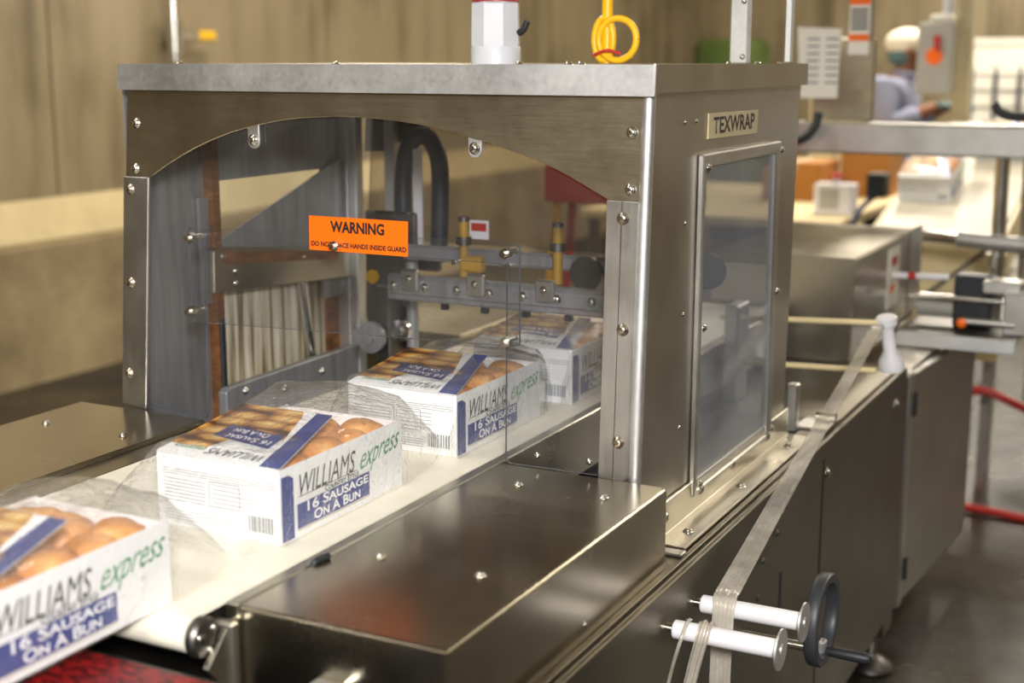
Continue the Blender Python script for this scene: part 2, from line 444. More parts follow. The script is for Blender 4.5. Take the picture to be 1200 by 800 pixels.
# ------------------------------------------------------------------ machine base
base = thing('machine_base', (-1.2, 2.2, 0), 'long low stainless base cabinet under the guard hood', 'machine')
box('body', -1.78, -0.662, 1.12, 3.36, 0.16, 0.74, M_BASE, base, 0.004)
box('side_panel', -0.664, -0.65, 1.13, 2.572, 0.16, 0.745, M_BASE, base, 0.002)
box('side_panel', -0.664, -0.65, 2.582, 3.37, 0.15, 0.745, M_BASE, base, 0.002)
box('seam_edge', -0.662, -0.655, 2.570, 2.584, 0.16, 0.74, M_TAN, base)
# top rail: folded channel along the top of the side
prism('top_rail', [(-0.80, 1.12, 0.742), (-0.646, 1.12, 0.742), (-0.646, 1.12, 0.777), (-0.6525, 1.12, 0.777), (-0.6525, 1.12, 0.768), (-0.662, 1.12, 0.768), (-0.662, 1.12, 0.779), (-0.80, 1.12, 0.779)], (0, 2.2, 0), M_BASE, base, 0.0015)
box('deck', -1.78, -0.802, 1.16, 3.30, 0.742, 0.772, M_DARK, base, 0.002)
for y in (2.60, 3.22): screw((-0.65, y, 0.705), (1, 0, 0), base, 0.009)
for z in (0.24,): screw((-0.65, 2.60, z), (1, 0, 0), base, 0.008)
# slots and small marks on the panel
box('slot', -0.651, -0.6485, 2.30, 2.312, 0.52, 0.60, M_RUB, base)
for y, z in ((2.27, 0.685), (2.19, 0.66), (2.17, 0.60), (2.05, 0.66)): screw((-0.65, y, z), (1, 0, 0), base, 0.0055, M_DARK)
def foot(x, y, parent):
    f = cyl('leveling_foot', (x, y, 0.03), (x, y, 0.17), 0.011, M_BOLT, parent)
    cyl('nut', (x, y, 0.075), (x, y, 0.095), 0.02, M_BOLT, f, seg=6)
    lathe('pad', (x, y, 0), (0, 0, 1), [(0.052, 0), (0.055, 0.006), (0.05, 0.014), (0.028, 0.03), (0.02, 0.034)], M_DARK, f)
for x, y in ((-0.69, 3.30), (-0.70, 1.25), (-1.72, 1.25), (-1.72, 3.3)): foot(x, y, base)
box('foot_bracket', -0.73, -0.655, 3.25, 3.36, 0.10, 0.16, M_BASE, base, 0.003)

# angle iron holding the hood to the rail
ang = thing('mounting_angle', (-0.7, 2.2, 0.78), 'bolted stainless angle iron on the rail below the side window', 'bracket')
prism('angle', [(-0.725, 1.86, 0.781), (-0.672, 1.86, 0.781), (-0.672, 1.86, 0.786), (-0.719, 1.86, 0.787), (-0.7195, 1.86, 0.838), (-0.725, 1.86, 0.838)], (0, 0.70, 0), M_STEEL, ang, 0.001)
for y in (1.93, 2.19, 2.47): screw((-0.692, y, 0.786), (0, 0, 1), ang, 0.0075, name='bolt')
for y in (1.90, 2.06, 2.22, 2.42): screw((-0.7195, y, 0.815), (1, 0, 0), ang, 0.0075, name='bolt')

# ------------------------------------------------------------------ guard hood
hood = thing('guard_hood', (-1.2, 2.16, 0.79), 'stainless guard hood with arched front opening and clear plastic guard', 'machine guard')
YH, YE = 1.80, 2.53
XTL, XBL, XTR, XBR = -1.654, -1.70, -0.713, -0.727
arch = [(-1.614, 1.307), (-1.544, 1.345), (-1.462, 1.378), (-1.393, 1.396), (-1.325, 1.408), (-1.236, 1.4135), (-1.15, 1.411), (-1.075, 1.403), (-1.002, 1.389), (-0.931, 1.371), (-0.862, 1.348), (-0.795, 1.316), (-0.776, 1.306)]
ap = []
sp = smoothpath([(x, 0, z) for x, z in arch], 4)
outline = [(XTL, 1.47), (XTR, 1.47), (XTR - 0.005, 1.306)] + [(p.x, p.z) for p in reversed(sp)] + [(-1.669, 1.306)]
prism('front_panel', [(x, YH - 0.004, z) for x, z in outline], (0, 0.004, 0), M_STEELX, hood, 0.0008)
prism('back_panel', [(x, YE, z) for x, z in outline], (0, 0.004, 0), M_INNER, hood)
# roof lid: folded tray with a deep lip
rb = bmesh.new()
add_box(rb, XTL - 0.010, XTR + 0.008, YH - 0.014, YE + 0.015, 1.4885, 1.4925)
lid = fin(rb, 'roof_lid', M_STEELX, hood)
x0_, x1_, y0_, y1_ = XTL - 0.011, XTR + 0.0085, YH - 0.014, YE + 0.015
prism('lip', [(x0_, y0_ - 0.004, 1.451), (x0_, y0_ - 0.001, 1.451), (x0_, y0_ + 0.004, 1.493), (x0_, y0_, 1.4935)], (x1_ - x0_, 0, 0), M_LIP, lid)
prism('lip', [(x1_ - 0.003, y0_, 1.455), (x1_, y0_, 1.455), (x1_, y0_, 1.4935), (x1_ - 0.003, y0_, 1.4935)], (0, y1_ - y0_, 0), M_STEELV, lid)
prism('lip', [(x0_, y0_, 1.455), (x0_ + 0.003, y0_, 1.455), (x0_ + 0.003, y0_, 1.4930), (x0_, y0_, 1.4930)], (0, y1_ - y0_, 0), M_LIP, lid)
cyl('corner_weld', (x1_ - 0.002, y0_ - 0.001, 1.451), (x1_ - 0.002, y0_ + 0.003, 1.494), 0.003, M_LIP, lid, seg=8)
for x, y in ((-1.57, 1.83), (-1.25, 1.82), (-0.95, 1.86), (-0.86, 1.84), (-0.84, 1.84), (-0.74, 2.2), (-0.74, 2.35)): screw((x, y, 1.4925), (0, 0, 1), lid, 0.006)
# right side: sheet with a window opening, folded corner, frame and pane
def sp_(y, z, off=0.0):
    k = (1.47 - z) / (1.47 - 0.80)
    return (XTR + (XBR - XTR) * k + off, y + (0.0 if y < 2.0 else 0.02 * k), z)
win = [(2.02, 0.815), (2.41, 0.815), (2.375, 1.350), (2.005, 1.350)]
prism('side_panel', [sp_(YH + 0.004, 0.80), sp_(YE, 0.80), sp_(YE, 1.47), sp_(YH + 0.004, 1.47)], (-0.004, 0, 0), M_STEELV, hood, holes=[[sp_(y, z) for y, z in win]])
bm = bmesh.new(); add_cyl(bm, (XBR - 0.006, YH + 0.002, 0.80), (XTR - 0.006, YH + 0.002, 1.468), 0.0095, seg=24)
shade_auto(fin(bm, 'corner_fold', M_LIP, hood))
wf = prism('window_frame', [sp_(y, z, 0.001) for y, z in ((2.0, 0.812), (2.418, 0.812), (2.392, 1.360), (1.992, 1.360))], (0.010, 0, 0), M_STRIP, hood, 0.002,
           holes=[[sp_(y, z, 0.001) for y, z in ((2.012, 0.822), (2.392, 0.822), (2.362, 1.340), (2.002, 1.340))]])
prism('window_pane', [sp_(y, z, 0.003) for y, z in ((2.006, 0.814), (2.412, 0.814), (2.386, 1.354), (1.998, 1.354))], (0.004, 0, 0), M_PANE, wf)
for y, z in ((2.004, 1.34), (2.385, 1.345), (2.40, 1.09), (2.41, 0.83), (2.02, 0.83), (2.01, 1.09)): screw(sp_(y, z, 0.013), (1, 0, 0), hood, 0.0055)
for y, z in ((1.96, 1.12), (1.965, 0.94), (1.95, 1.26), (1.93, 1.41), (1.98, 1.41)): screw(sp_(y, z, 0.0), (1, 0, 0), hood, 0.003, name='rivet')
# name plate
pl = prism('name_plate', [sp_(y, z, 0.0005) for y, z in ((2.025, 1.381), (2.270, 1.379), (2.270, 1.418), (2.025, 1.420))], (0.003, 0, 0), M_TAN, hood, 0.0006)
letters('lettering', 'TEXWRAP', Vector(sp_(2.148, 1.3995, 0.0040)), (0, 1, 0), (0, 0, 1), 0.035, M_BLACK, pl, width=0.205, bold=0.0008)
# mounting strips down both sides of the opening
def strip(pts, nm, mat): return prism(nm, [(x, YH - 0.010, z) for x, z in pts], (0, 0.006, 0), mat, hood, 0.001)
strip([(-1.669, 1.306), (-1.614, 1.306), (-1.647, 0.900), (-1.701, 0.906)], 'mounting_strip', M_STRIP)
strip([(-0.776, 1.306), (-0.7285, 1.306), (-0.738, 0.902), (-0.744, 0.897), (-0.783, 0.898)], 'mounting_strip', M_STRIP)
strip([(-0.7525, 1.306), (-0.7515, 1.306), (-0.760, 0.90), (-0.761, 0.90)], 'strip_fold', M_LIP)
for x, z in ((-1.655, 1.285), (-1.665, 1.124), (-1.681, 0.963), (-0.750, 1.282), (-0.748, 1.123), (-0.752, 0.956)): screw((x, YH - 0.010, z), (0, -1, 0), hood, 0.0075, M_RUSTB)
for x, z in ((-1.639, 1.396), (-1.646, 1.320), (-0.741, 1.401), (-0.742, 1.322)): screw((x, YH - 0.004, z), (0, -1, 0), hood, 0.007)
for x, z in ((-0.8, 0.92), (-0.885, 0.918)): screw((x, YH - 0.006, z), (0, -1, 0), hood, 0.004)
# lower corner legs of the hood
prism('corner_leg', [(-1.712, YH - 0.003, 0.772), (-1.66, YH - 0.003, 0.772), (-1.628, YH - 0.003, 1.31), (-1.668, YH - 0.003, 1.31)], (0, 0.003, 0), M_STRIP, hood)
prism('corner_leg', [(-0.79, YH - 0.003, 0.782), (-0.730, YH - 0.003, 0.782), (-0.722, YH - 0.003, 1.31), (-0.775, YH - 0.003, 1.31)], (0, 0.003, 0), M_STRIP, hood)
# hanging tabs
def tab(x, z):
    pts = [(x - 0.011, z + 0.028), (x + 0.011, z + 0.028)] + [(x + 0.011 * math.cos(a), z - 0.006 - 0.011 * math.sin(a)) for a in [math.pi * i / 8 for i in range(9)]]
    o = prism('hanger_tab', [(px_, YH + 0.0005, pz) for px_, pz in pts], (0, 0.004, 0), M_LIP, hood, 0.0006)
    screw((x, YH + 0.0005, z - 0.003), (0, -1, 0), o, 0.0075, name='bolt')
tab(-1.399, 1.377); tab(-0.993, 1.375)
# clear plastic guard with cut-out, plus the height-adjustable guard in front of it
def rc(cx, cz, r, a0, a1, n=5): return [(cx + r * math.cos(R(a0 + (a1 - a0) * i / n)), cz + r * math.sin(R(a0 + (a1 - a0) * i / n))) for i in range(n + 1)]
gp = [(-1.655, 1.43), (-0.722, 1.43), (-0.732, 1.30), (-0.742, 0.897)] + rc(-0.935, 0.905, 0.010, 270, 180) + rc(-0.957, 1.188, 0.014, 0, 90) + rc(-1.500, 1.188, 0.014, 90, 180) + rc(-1.535, 0.905, 0.012, 360, 270) + [(-1.692, 0.905), (-1.665, 1.30)]
guard = prism('acrylic_guard', [(x, YH + 0.005, z) for x, z in gp], (0, 0.005, 0), M_ACR, hood, edge_mat=M_ACRE)
ag = rc(-1.525, 1.219, 0.008, 180, 90) + rc(-0.921, 1.230, 0.008, 90, 0) + rc(-0.921, 1.090, 0.008, 0, -90) + rc(-1.525, 1.075, 0.008, 270, 180)
adj = prism('adjustable_guard', [(x, YH - 0.012, z) for x, z in ag], (0, 0.005, 0), M_ACR, hood, edge_mat=M_ACRE)
for x, z in ((-1.521, 1.211), (-1.527, 1.087), (-1.232, 1.215), (-0.931, 1.222), (-0.931, 1.09)):
    b = cyl('guard_bolt', (x, YH - 0.032, z), (x, YH + 0.012, z), 0.0045, M_BOLT, hood, seg=10)
    cyl('nut', (x, YH - 0.024, z), (x, YH - 0.012, z), 0.0085, M_BOLT, b, seg=6)
for x in (-1.03, -0.94): cyl('guard_edge_pin', (x, YH - 0.002, 1.2), (x, YH + 0.006, 1.2), 0.004, M_BOLT, hood, seg=8)
# warning sticker on the guard
st = prism('warning_sticker', [(-1.285, YH - 0.0142, 1.2055), (-1.1025, YH - 0.0142, 1.2055), (-1.1015, YH - 0.0142, 1.2595), (-1.284, YH - 0.0142, 1.2595)], (0, 0.0008, 0), M_ORANGE, hood)
letters('lettering', 'WARNING', (-1.193, YH - 0.0147, 1.2435), (1, 0, 0), (0, 0, 1), 0.0235, M_BLACK, st, width=0.100, bold=0.0009)
letters('lettering', 'DO NOT PLACE HANDS INSIDE GUARD', (-1.193, YH - 0.0147, 1.2155), (1, 0, 0), (0, 0, 1), 0.0105, M_BLACK, st, width=0.176, bold=0.0004)
# rear clear guard
prism('rear_guard', [(-1.64, YE - 0.006, 1.43), (-0.73, YE - 0.006, 1.43), (-0.735, YE - 0.006, 1.12), (-1.66, YE - 0.006, 1.12)], (0, 0.004, 0), M_ACRR, hood, edge_mat=M_ACRE)
# left wall of the hood, seen from inside
XI = -1.694
lw = box('left_wall', XI - 0.004, XI, YH + 0.03, 2.03, 0.775, 1.45, M_INNER, hood)
box('wall_sheet', XI - 0.004, XI, 2.045, 2.50, 1.276, 1.45, M_INNER, hood)
box('wall_sheet', XI - 0.004, XI, 2.40, 2.50, 1.0, 1.276, M_INNER, hood)
box('wall_post', XI, XI + 0.022, 2.025, 2.045, 0.775, 1.45, M_RUST, hood)
prism('brace_plate', [(XI + 0.006, 2.017, 1.152), (XI + 0.006, 2.46, 1.10), (XI + 0.006, 2.46, 1.295)], (0.004, 0, 0), M_INNER, hood)
box('brace_bar', XI + 0.002, XI + 0.01, 2.0, 2.05, 1.05, 1.25, M_INNER, hood)
up_ = prism('bracket_plate', [(XI + 0.012, 2.015, 1.070), (XI + 0.012, 2.47, 1.040), (XI + 0.012, 2.47, 1.105), (XI + 0.012, 2.03, 1.157), (XI + 0.012, 2.018, 1.150)], (0.012, 0, 0), M_STEEL, hood, 0.002)
prism('rusty_edge', [(XI + 0.0245, 2.04, 1.122), (XI + 0.0245, 2.42, 1.086), (XI + 0.0245, 2.42, 1.102), (XI + 0.0245, 2.04, 1.148)], (0.002, 0, 0), M_RUST, up_)
for y, z in ((2.08, 1.105), (2.08, 1.082), (2.045, 1.138), (2.3, 1.105)): screw((XI + 0.024, y, z), (1, 0, 0), up_, 0.0055)
lo_ = prism('lower_rail', [(XI + 0.02, 2.018, 0.80), (XI + 0.02, 2.47, 0.79), (XI + 0.02, 2.47, 0.893), (XI + 0.02, 2.03, 0.888), (XI + 0.02, 2.018, 0.88)], (0.02, 0, 0), M_INNER, hood, 0.002)
for y, z in ((2.075, 0.872), (2.075, 0.842), (2.2, 0.85), (2.33, 0.86)): screw((XI + 0.04, y, z), (1, 0, 0), lo_, 0.006)
box('streaked_curtain', XI - 0.02, XI - 0.014, 2.03, 2.42, 0.80, 1.09, M_CURT, hood)
cyl('black_rod', (XI + 0.02, 2.035, 0.885), (XI + 0.02, 2.035, 1.02), 0.008, M_RUB, hood)
cyl('chrome_rod', (XI + 0.004, 2.315, 1.07), (XI + 0.004, 2.345, 0.888), 0.010, M_CHROME, hood)
box('rear_curtain', XI - 0.02, XI - 0.012, 2.43, 2.5, 0.80, 1.09, M_RUST, hood)
box('left_window', XI - 0.010, XI - 0.006, 2.03, 2.46, 1.10, 1.29, M_ACR, hood)
# rear left corner post, twin aluminium channels
box('corner_post', -1.708, -1.678, 2.475, 2.505, 0.775, 1.45, M_LIP, hood, 0.002)
box('corner_post', -1.672, -1.652, 2.47, 2.50, 0.775, 1.45, M_LIP, hood, 0.002)
for z in (1.13, 1.0, 0.93, 0.87): screw((-1.662, 2.47, z), (0, -1, 0), hood, 0.004)
box('corner_post', -1.60, -1.575, 2.50, 2.52, 1.05, 1.40, M_STRIP, hood, 0.002)
box('corner_post', XBR - 0.03, XBR - 0.006, 2.50, 2.528, 0.781, 1.45, M_STRIP, hood, 0.002)

# things on the roof of the hood
t = thing('alarm_beacon', (-1.17, 2.2, 1.4925), 'white faceted beacon housing on top of the hood', 'beacon')
lathe('base_ring', (-1.17, 2.2, 1.4925), (0, 0, 1), [(0.044, 0), (0.044, 0.028), (0.043, 0.030)], M_DOME, t, 28)
lathe('housing', (-1.17, 2.2, 1.5225), (0, 0, 1), [(0.044, 0), (0.0445, 0.008), (0.0435, 0.073), (0.040, 0.077)], M_DOME, t, 8)
lathe('red_lens', (-1.17, 2.2, 1.5995), (0, 0, 1), [(0.042, 0), (0.040, 0.05), (0.02, 0.07)], M_RED, t, 20)
tube('cable_gland', [(-1.125, 2.2, 1.545), (-1.115, 2.2, 1.552), (-1.108, 2.2, 1.566)], 0.006, M_RUB, t)
t = thing('yellow_cable', (-0.99, 2.3, 1.4925), 'yellow cable coiled in a loop above the hood', 'cable')
tube('drop', [(-1.0, 2.3, 1.494), (-1.0, 2.3, 1.6), (-0.995, 2.3, 1.9), (-0.99, 2.3, 2.6)], 0.010, M_YEL, t)
for k, (rx, dx) in enumerate(((0.036, 0.024), (0.018, -0.004))):
    tube('coil', [(-1.0 + dx + rx * math.cos(a), 2.29 + 0.004 * k, 1.535 + 0.036 * math.sin(a)) for a in [2 * math.pi * i / 14 for i in range(15)]], 0.006, M_YEL, t, n=3)
tube('red_tie', [(-1.018, 2.28, 1.508), (-0.99, 2.278, 1.516), (-0.965, 2.28, 1.51)], 0.003, M_RED, t)
t = thing('support_post', (-0.79, 2.4, 1.4925), 'wide bright steel upright standing on the hood roof', 'post', 'uprights on the hood roof')
box('post', -0.805, -0.771, 2.39, 2.41, 1.4925, 2.6, M_LIP, t, 0.003)
for z in (1.505, 1.6): screw((-0.780, 2.39, z), (0, -1, 0), t, 0.004)
t = thing('support_post', (-0.72, 2.45, 1.4925), 'thin bright steel upright at the rear of the hood roof', 'post', 'uprights on the hood roof')
box('post', -0.735, -0.722, 2.49, 2.505, 1.4925, 2.6, M_LIP, t, 0.002)
box('post_foot', -0.745, -0.715, 2.48, 2.515, 1.4925, 1.4965, M_CHROME, t, 0.001)

# ------------------------------------------------------------------ sealing mechanism inside the hood
jaw = thing('sealing_jaw', (-1.2, 2.3, 0.90), 'grey sealing jaw crossbar with clips inside the hood', 'machine part')
bar = box('jaw_bar', -1.40, -0.79, 2.19, 2.215, 1.055, 1.103, M_INNER, jaw, 0.004)
box('bar_face', -1.39, -0.79, 2.184, 2.19, 1.068, 1.098, M_INNER, jaw, 0.002)
for x in (-1.34, -1.20, -1.06, -0.92):
    c = box('clip', x - 0.018, x + 0.018, 2.172, 2.184, 1.078, 1.118, M_STRIP, jaw, 0.003)
    screw((x, 2.172, 1.1), (0, -1, 0), c, 0.006)
for i in range(9): screw((-1.38 + i * 0.068, 2.184, 1.084), (0, -1, 0), jaw, 0.007)
for i in range(6): box('stud', -1.37 + i * 0.085, -1.358 + i * 0.085, 2.195, 2.207, 1.043, 1.056, M_RUB, jaw)
for x in (-1.265, -1.07):
    c = cyl('air_cylinder', (x, 2.25, 1.10), (x, 2.25, 1.205), 0.009, M_MUST, jaw)
    cyl('collar', (x, 2.25, 1.16), (x, 2.25, 1.175), 0.015, M_DARK, c)
    cyl('end_cap', (x, 2.25, 1.204), (x, 2.25, 1.212), 0.011, M_DARK, c)
box('upright', -0.865, -0.825, 2.22, 2.24, 1.09, 1.20, M_INNER, jaw, 0.006)
for x in (-0.858, -0.833): screw((x, 2.22, 1.19), (0, -1, 0), jaw, 0.004)
box('arm_plate', -1.42, -0.80, 2.27, 2.285, 1.120, 1.150, M_INNER, jaw, 0.006)
lathe('cam_disc', (-1.02, 2.262, 1.12), (0, 1, 0), [(0.032, 0), (0.032, 0.012), (0.02, 0.014)], M_DARK, jaw)
lathe('cam_disc', (-0.79, 2.262, 1.14), (0, 1, 0), [(0.032, 0), (0.032, 0.012), (0.02, 0.014)], M_DARK, jaw)
box('yellow_block', -1.27, -1.225, 2.24, 2.262, 1.11, 1.14, M_MUST, jaw, 0.003)
lb = box('danger_label', -1.262, -1.222, 2.266, 2.2695, 1.17, 1.205, M_NYLON, jaw)
box('label_band', -1.258, -1.226, 2.2650, 2.266, 1.185, 1.20, M_RED, lb)
# carriage on the left
car = thing('jaw_carriage', (-1.5, 2.36, 0.90), 'dark jaw carriage with gears beside the rear corner post', 'machine part')
box('back_plate', -1.56, -1.44, 2.36, 2.375, 0.92, 1.20, M_DARK, car, 0.004)
box('slide_block', -1.50, -1.465, 2.30, 2.36, 0.90, 1.06, M_DARK, car, 0.004)
cyl('slide_rod', (-1.43, 2.33, 0.91), (-1.43, 2.33, 1.11), 0.012, M_INNER, car)
cyl('slide_rod', (-1.455, 2.37, 0.9), (-1.455, 2.37, 1.2), 0.009, M_CHROME, car)
lathe('gear', (-1.50, 2.292, 0.955), (0, -1, 0), [(0.032, 0), (0.032, 0.012), (0.012, 0.014), (0.012, 0.02)], M_INNER, car)
lathe('gear', (-1.43, 2.292, 0.975), (0, -1, 0), [(0.022, 0), (0.022, 0.012), (0.01, 0.014), (0.01, 0.022)], M_CHROME, car)
lathe('yellow_knob', (-1.47, 2.255, 1.085), (0, -1, 0), [(0.012, 0), (0.014, 0.008), (0.009, 0.014)], M_YEL, car)
tube('drag_chain', [(-1.49, 2.40, 1.10), (-1.49, 2.40, 1.25), (-1.475, 2.40, 1.33), (-1.435, 2.40, 1.35), (-1.405, 2.40, 1.30), (-1.405, 2.40, 1.18), (-1.41, 2.4, 1.10)], 0.018, M_RUB, car)
box('white_scale', -1.462, -1.442, 2.392, 2.396, 1.12, 1.325, M_NYLON, car)
box('cross_beam', -1.56, -1.40, 2.385, 2.40, 1.08, 1.12, M_DARK, car, 0.003)
for y, z in ((0, 1.15), (0, 1.0)): screw((-1.53, 2.36, z), (0, -1, 0), car, 0.006)

# red plate and straps beyond the rear guard
t = thing('red_sign_board', (-1.25, 3.4, 0.772), 'red board on yellow legs seen through the guard at right', 'sign')
box('board', -1.66, -1.20, 3.40, 3.42, 1.12, 1.22, M_REDSIGN, t, 0.004)
for x0 in (-1.65,):
    prism('leg', [(x0 - 0.03, 3.42, 0.746), (x0 - 0.01, 3.42, 0.746), (x0 + 0.03, 3.42, 1.13), (x0 + 0.01, 3.42, 1.13)], (0, 0.012, 0), M_YEL, t)
    prism('leg', [(x0 + 0.03, 3.42, 0.746), (x0 + 0.05, 3.42, 0.746), (x0 + 0.075, 3.42, 1.13), (x0 + 0.055, 3.42, 1.13)], (0, 0.012, 0), M_RED, t)
prism('leg', [(-1.26, 3.42, 0.746), (-1.24, 3.42, 0.746), (-1.24, 3.42, 1.13), (-1.26, 3.42, 1.13)], (0, 0.012, 0), M_YEL, t)

# ------------------------------------------------------------------ belt conveyor through the machine
BZ = 0.90
conv = thing('belt_conveyor', (-1.2, 2.2, 0.772), 'cream belt conveyor carrying wrapped cartons through the hood', 'conveyor')
def belt_loop(name, x0, x1, y0, y1, z, r, mat, parent, th=0.004):
    prof = [(y1, z)] + [(y0 + r - r * math.sin(a), z - r + r * math.cos(a)) for a in [math.pi * i / 10 for i in range(11)]] + [(y1, z - 2 * r)]
    bm = bmesh.new(); n = 24; rows = []
    for i, (y, zz) in enumerate(prof):
        rows.append([bm.verts.new((x, y, zz)) for x in (x0, x1)])
    for a, b in zip(rows, rows[1:]): bm.faces.new((a[0], a[1], b[1], b[0]))
    o = fin(bm, name, mat, parent)
    s = o.modifiers.new('thickness', 'SOLIDIFY'); s.thickness = th; s.offset = -1
    return o
belt_loop('belt', -1.437, -0.967, 1.088, 3.28, BZ, 0.021, M_BELT, conv)
cyl('nose_roller', (-1.442, 1.109, BZ - 0.021), (-0.958, 1.109, BZ - 0.021), 0.0165, M_CHROME, conv)
box('slider_bed', -1.43, -0.972, 1.15, 3.24, BZ - 0.03, BZ - 0.006, M_DARK, conv)
rl = box('side_rail', -0.966, -0.947, 1.16, 3.2, 0.80, 0.8995, M_STEEL, conv, 0.002)
box('end_plate', -0.968, -0.938, 1.136, 1.150, 0.775, 0.886, M_STEELV, conv, 0.003)
box('side_rail', -1.455, -1.441, 1.14, 3.24, 0.80, 0.886, M_STEEL, conv, 0.002)
ep = lathe('end_bearing', (-0.966, 1.113, 0.876), (1, 0, 0), [(0.023, 0), (0.024, 0.008), (0.021, 0.012), (0.009, 0.013), (0.009, 0.016)], M_DARK, conv)
for a in (40, 160, 280): screw((-0.953, 1.113 + 0.014 * math.cos(R(a)), 0.876 + 0.014 * math.sin(R(a))), (1, 0, 0), ep, 0.0032)
prism('end_bracket', [(-0.952, 1.10, 0.845), (-0.952, 1.14, 0.885), (-0.952, 1.20, 0.885), (-0.952, 1.20, 0.775), (-0.952, 1.16, 0.775)], (0.008, 0, 0), M_STEEL, conv, 0.001)
box('deck_leg', -1.44, -1.40, 1.25, 1.30, 0.772, 0.865, M_DARK, conv); box('deck_leg', -1.0, -0.975, 1.25, 1.30, 0.772, 0.865, M_DARK, conv)
box('deck_leg', -1.44, -1.40, 3.1, 3.15, 0.772, 0.865, M_DARK, conv); box('deck_leg', -1.0, -0.975, 3.1, 3.15, 0.772, 0.865, M_DARK, conv)
tube('latch_pin', [(-0.948, 1.30, 0.885), (-0.943, 1.302, 0.903), (-0.938, 1.325, 0.905)], 0.004, M_RUB, conv)

# discharge conveyor with red belt at lower left
rc_ = thing('discharge_conveyor', (-1.2, 0.6, 0), 'dark conveyor with red modular belt at the lower left', 'conveyor')
belt_loop('belt', -1.42, -0.84, 0.1, 1.025, 0.877, 0.03, M_REDBELT, rc_, 0.005)
boxes('end_plate', [(-1.44, -0.85, 1.03, 1.045, 0.70, 0.850)], M_RUB, rc_)
box('side_rail', -0.835, -0.80, 0.15, 1.04, 0.76, 0.84, M_RUB, rc_, 0.004)
box('side_rail', -1.45, -1.425, 0.15, 1.04, 0.76, 0.895, M_RUB, rc_, 0.004)
cyl('drive_shaft', (-1.44, 1.06, 0.845), (-0.80, 1.06, 0.845), 0.012, M_DARK, rc_)
for x in (-1.42, -0.92):
    for y in (0.2, 0.85): box('leg', x - 0.02, x + 0.02, y - 0.02, y + 0.02, 0.0, 0.77, M_DARK, rc_)

# ------------------------------------------------------------------ cover boxes beside the belt
cv = thing('cover_box', (-0.81, 1.47, 0.78), 'polished stainless cover box in the foreground right of the belt', 'machine cover')
bm = bmesh.new(); v = add_box(bm, -0.944, -0.673, 1.155, 1.785, 0.78, 0.901)
bm.edges.ensure_lookup_table()
bmesh.ops.bevel(bm, geom=[e for e in bm.edges if all(x.co.z > 0.9 for x in e.verts) or abs(e.verts[0].co.z - e.verts[1].co.z) > 0.05], offset=0.0035, segments=3, affect='EDGES')
shade_auto(fin(bm, 'cover_shell', M_COVER, cv), 25)
box('latch_tongue', -0.838, -0.800, 1.125, 1.156, 0.828, 0.838, M_STRIP, cv, 0.003)
for x, y in ((-0.885, 1.36), (-0.868, 1.70), (-0.745, 1.36), (-0.735, 1.70)): screw((x, y, 0.901), (0, 0, 1), cv, 0.0062)
for y in (1.2, 1.5): screw((-0.673, y, 0.80), (1, 0, 0), cv, 0.004)
bk = thing('hinge_bracket', (-0.71, 1.83, 0.78), 'small steel bolt bracket at the rear corner of the cover box', 'bracket')
box('plate', -0.7235, -0.718, 1.845, 1.855, 0.78, 0.845, M_STRIP, bk, 0.001); box('tongue', -0.7235, -0.668, 1.835, 1.857, 0.7795, 0.784, M_STRIP, bk, 0.001)

lc = thing('cover_box', (-1.65, 1.4, 0.772), 'flat stainless cover box left of the belt below the left wall', 'machine cover')
bm = bmesh.new(); add_box(bm, -1.79, -1.507, 0.7, 1.782, 0.78, 0.901)
bmesh.ops.bevel(bm, geom=bm.edges[:], offset=0.003, segments=2, affect='EDGES')
shade_auto(fin(bm, 'cover_shell', M_COVER, lc), 25)
box('side_ledge', -1.505, -1.456, 0.7, 1.79, 0.78, 0.893, M_STEEL, lc, 0.002)
for x, y in ((-1.73, 1.64), (-1.56, 1.64), (-1.73, 1.2), (-1.56, 1.2)): screw((x, y, 0.901), (0, 0, 1), lc, 0.0062)
rcv = thing('cover_box', (-1.65, 3.2, 0.772), 'tan cover box behind the hood seen through the guard opening', 'machine cover')
bm = bmesh.new(); add_box(bm, -1.79, -1.46, 2.62, 3.26, 0.775, 0.90)
bmesh.ops.bevel(bm, geom=bm.edges[:], offset=0.003, segments=2, affect='EDGES')
fin(bm, 'cover_shell', M_COVER, rcv)
box('edge_strip', -1.475, -1.457, 2.6, 3.26, 0.9, 0.908, M_CREAM, rcv, 0.001)

# ------------------------------------------------------------------ cartons of sausage buns
PW, PL, PH = 0.198, 0.288, 0.097
def poly(name, pts, mat, parent, th=None):
    bm = bmesh.new(); bm.faces.new([bm.verts.new(p) for p in pts])
    me = bpy.data.meshes.new(name); bm.to_mesh(me); bm.free(); return link(name, me, mat, parent)
def quads(name, lst, mat, parent):
    bm = bmesh.new()
    for q in lst: bm.faces.new([bm.verts.new(p) for p in q])
    me = bpy.data.meshes.new(name); bm.to_mesh(me); bm.free(); return link(name, me, mat, parent)

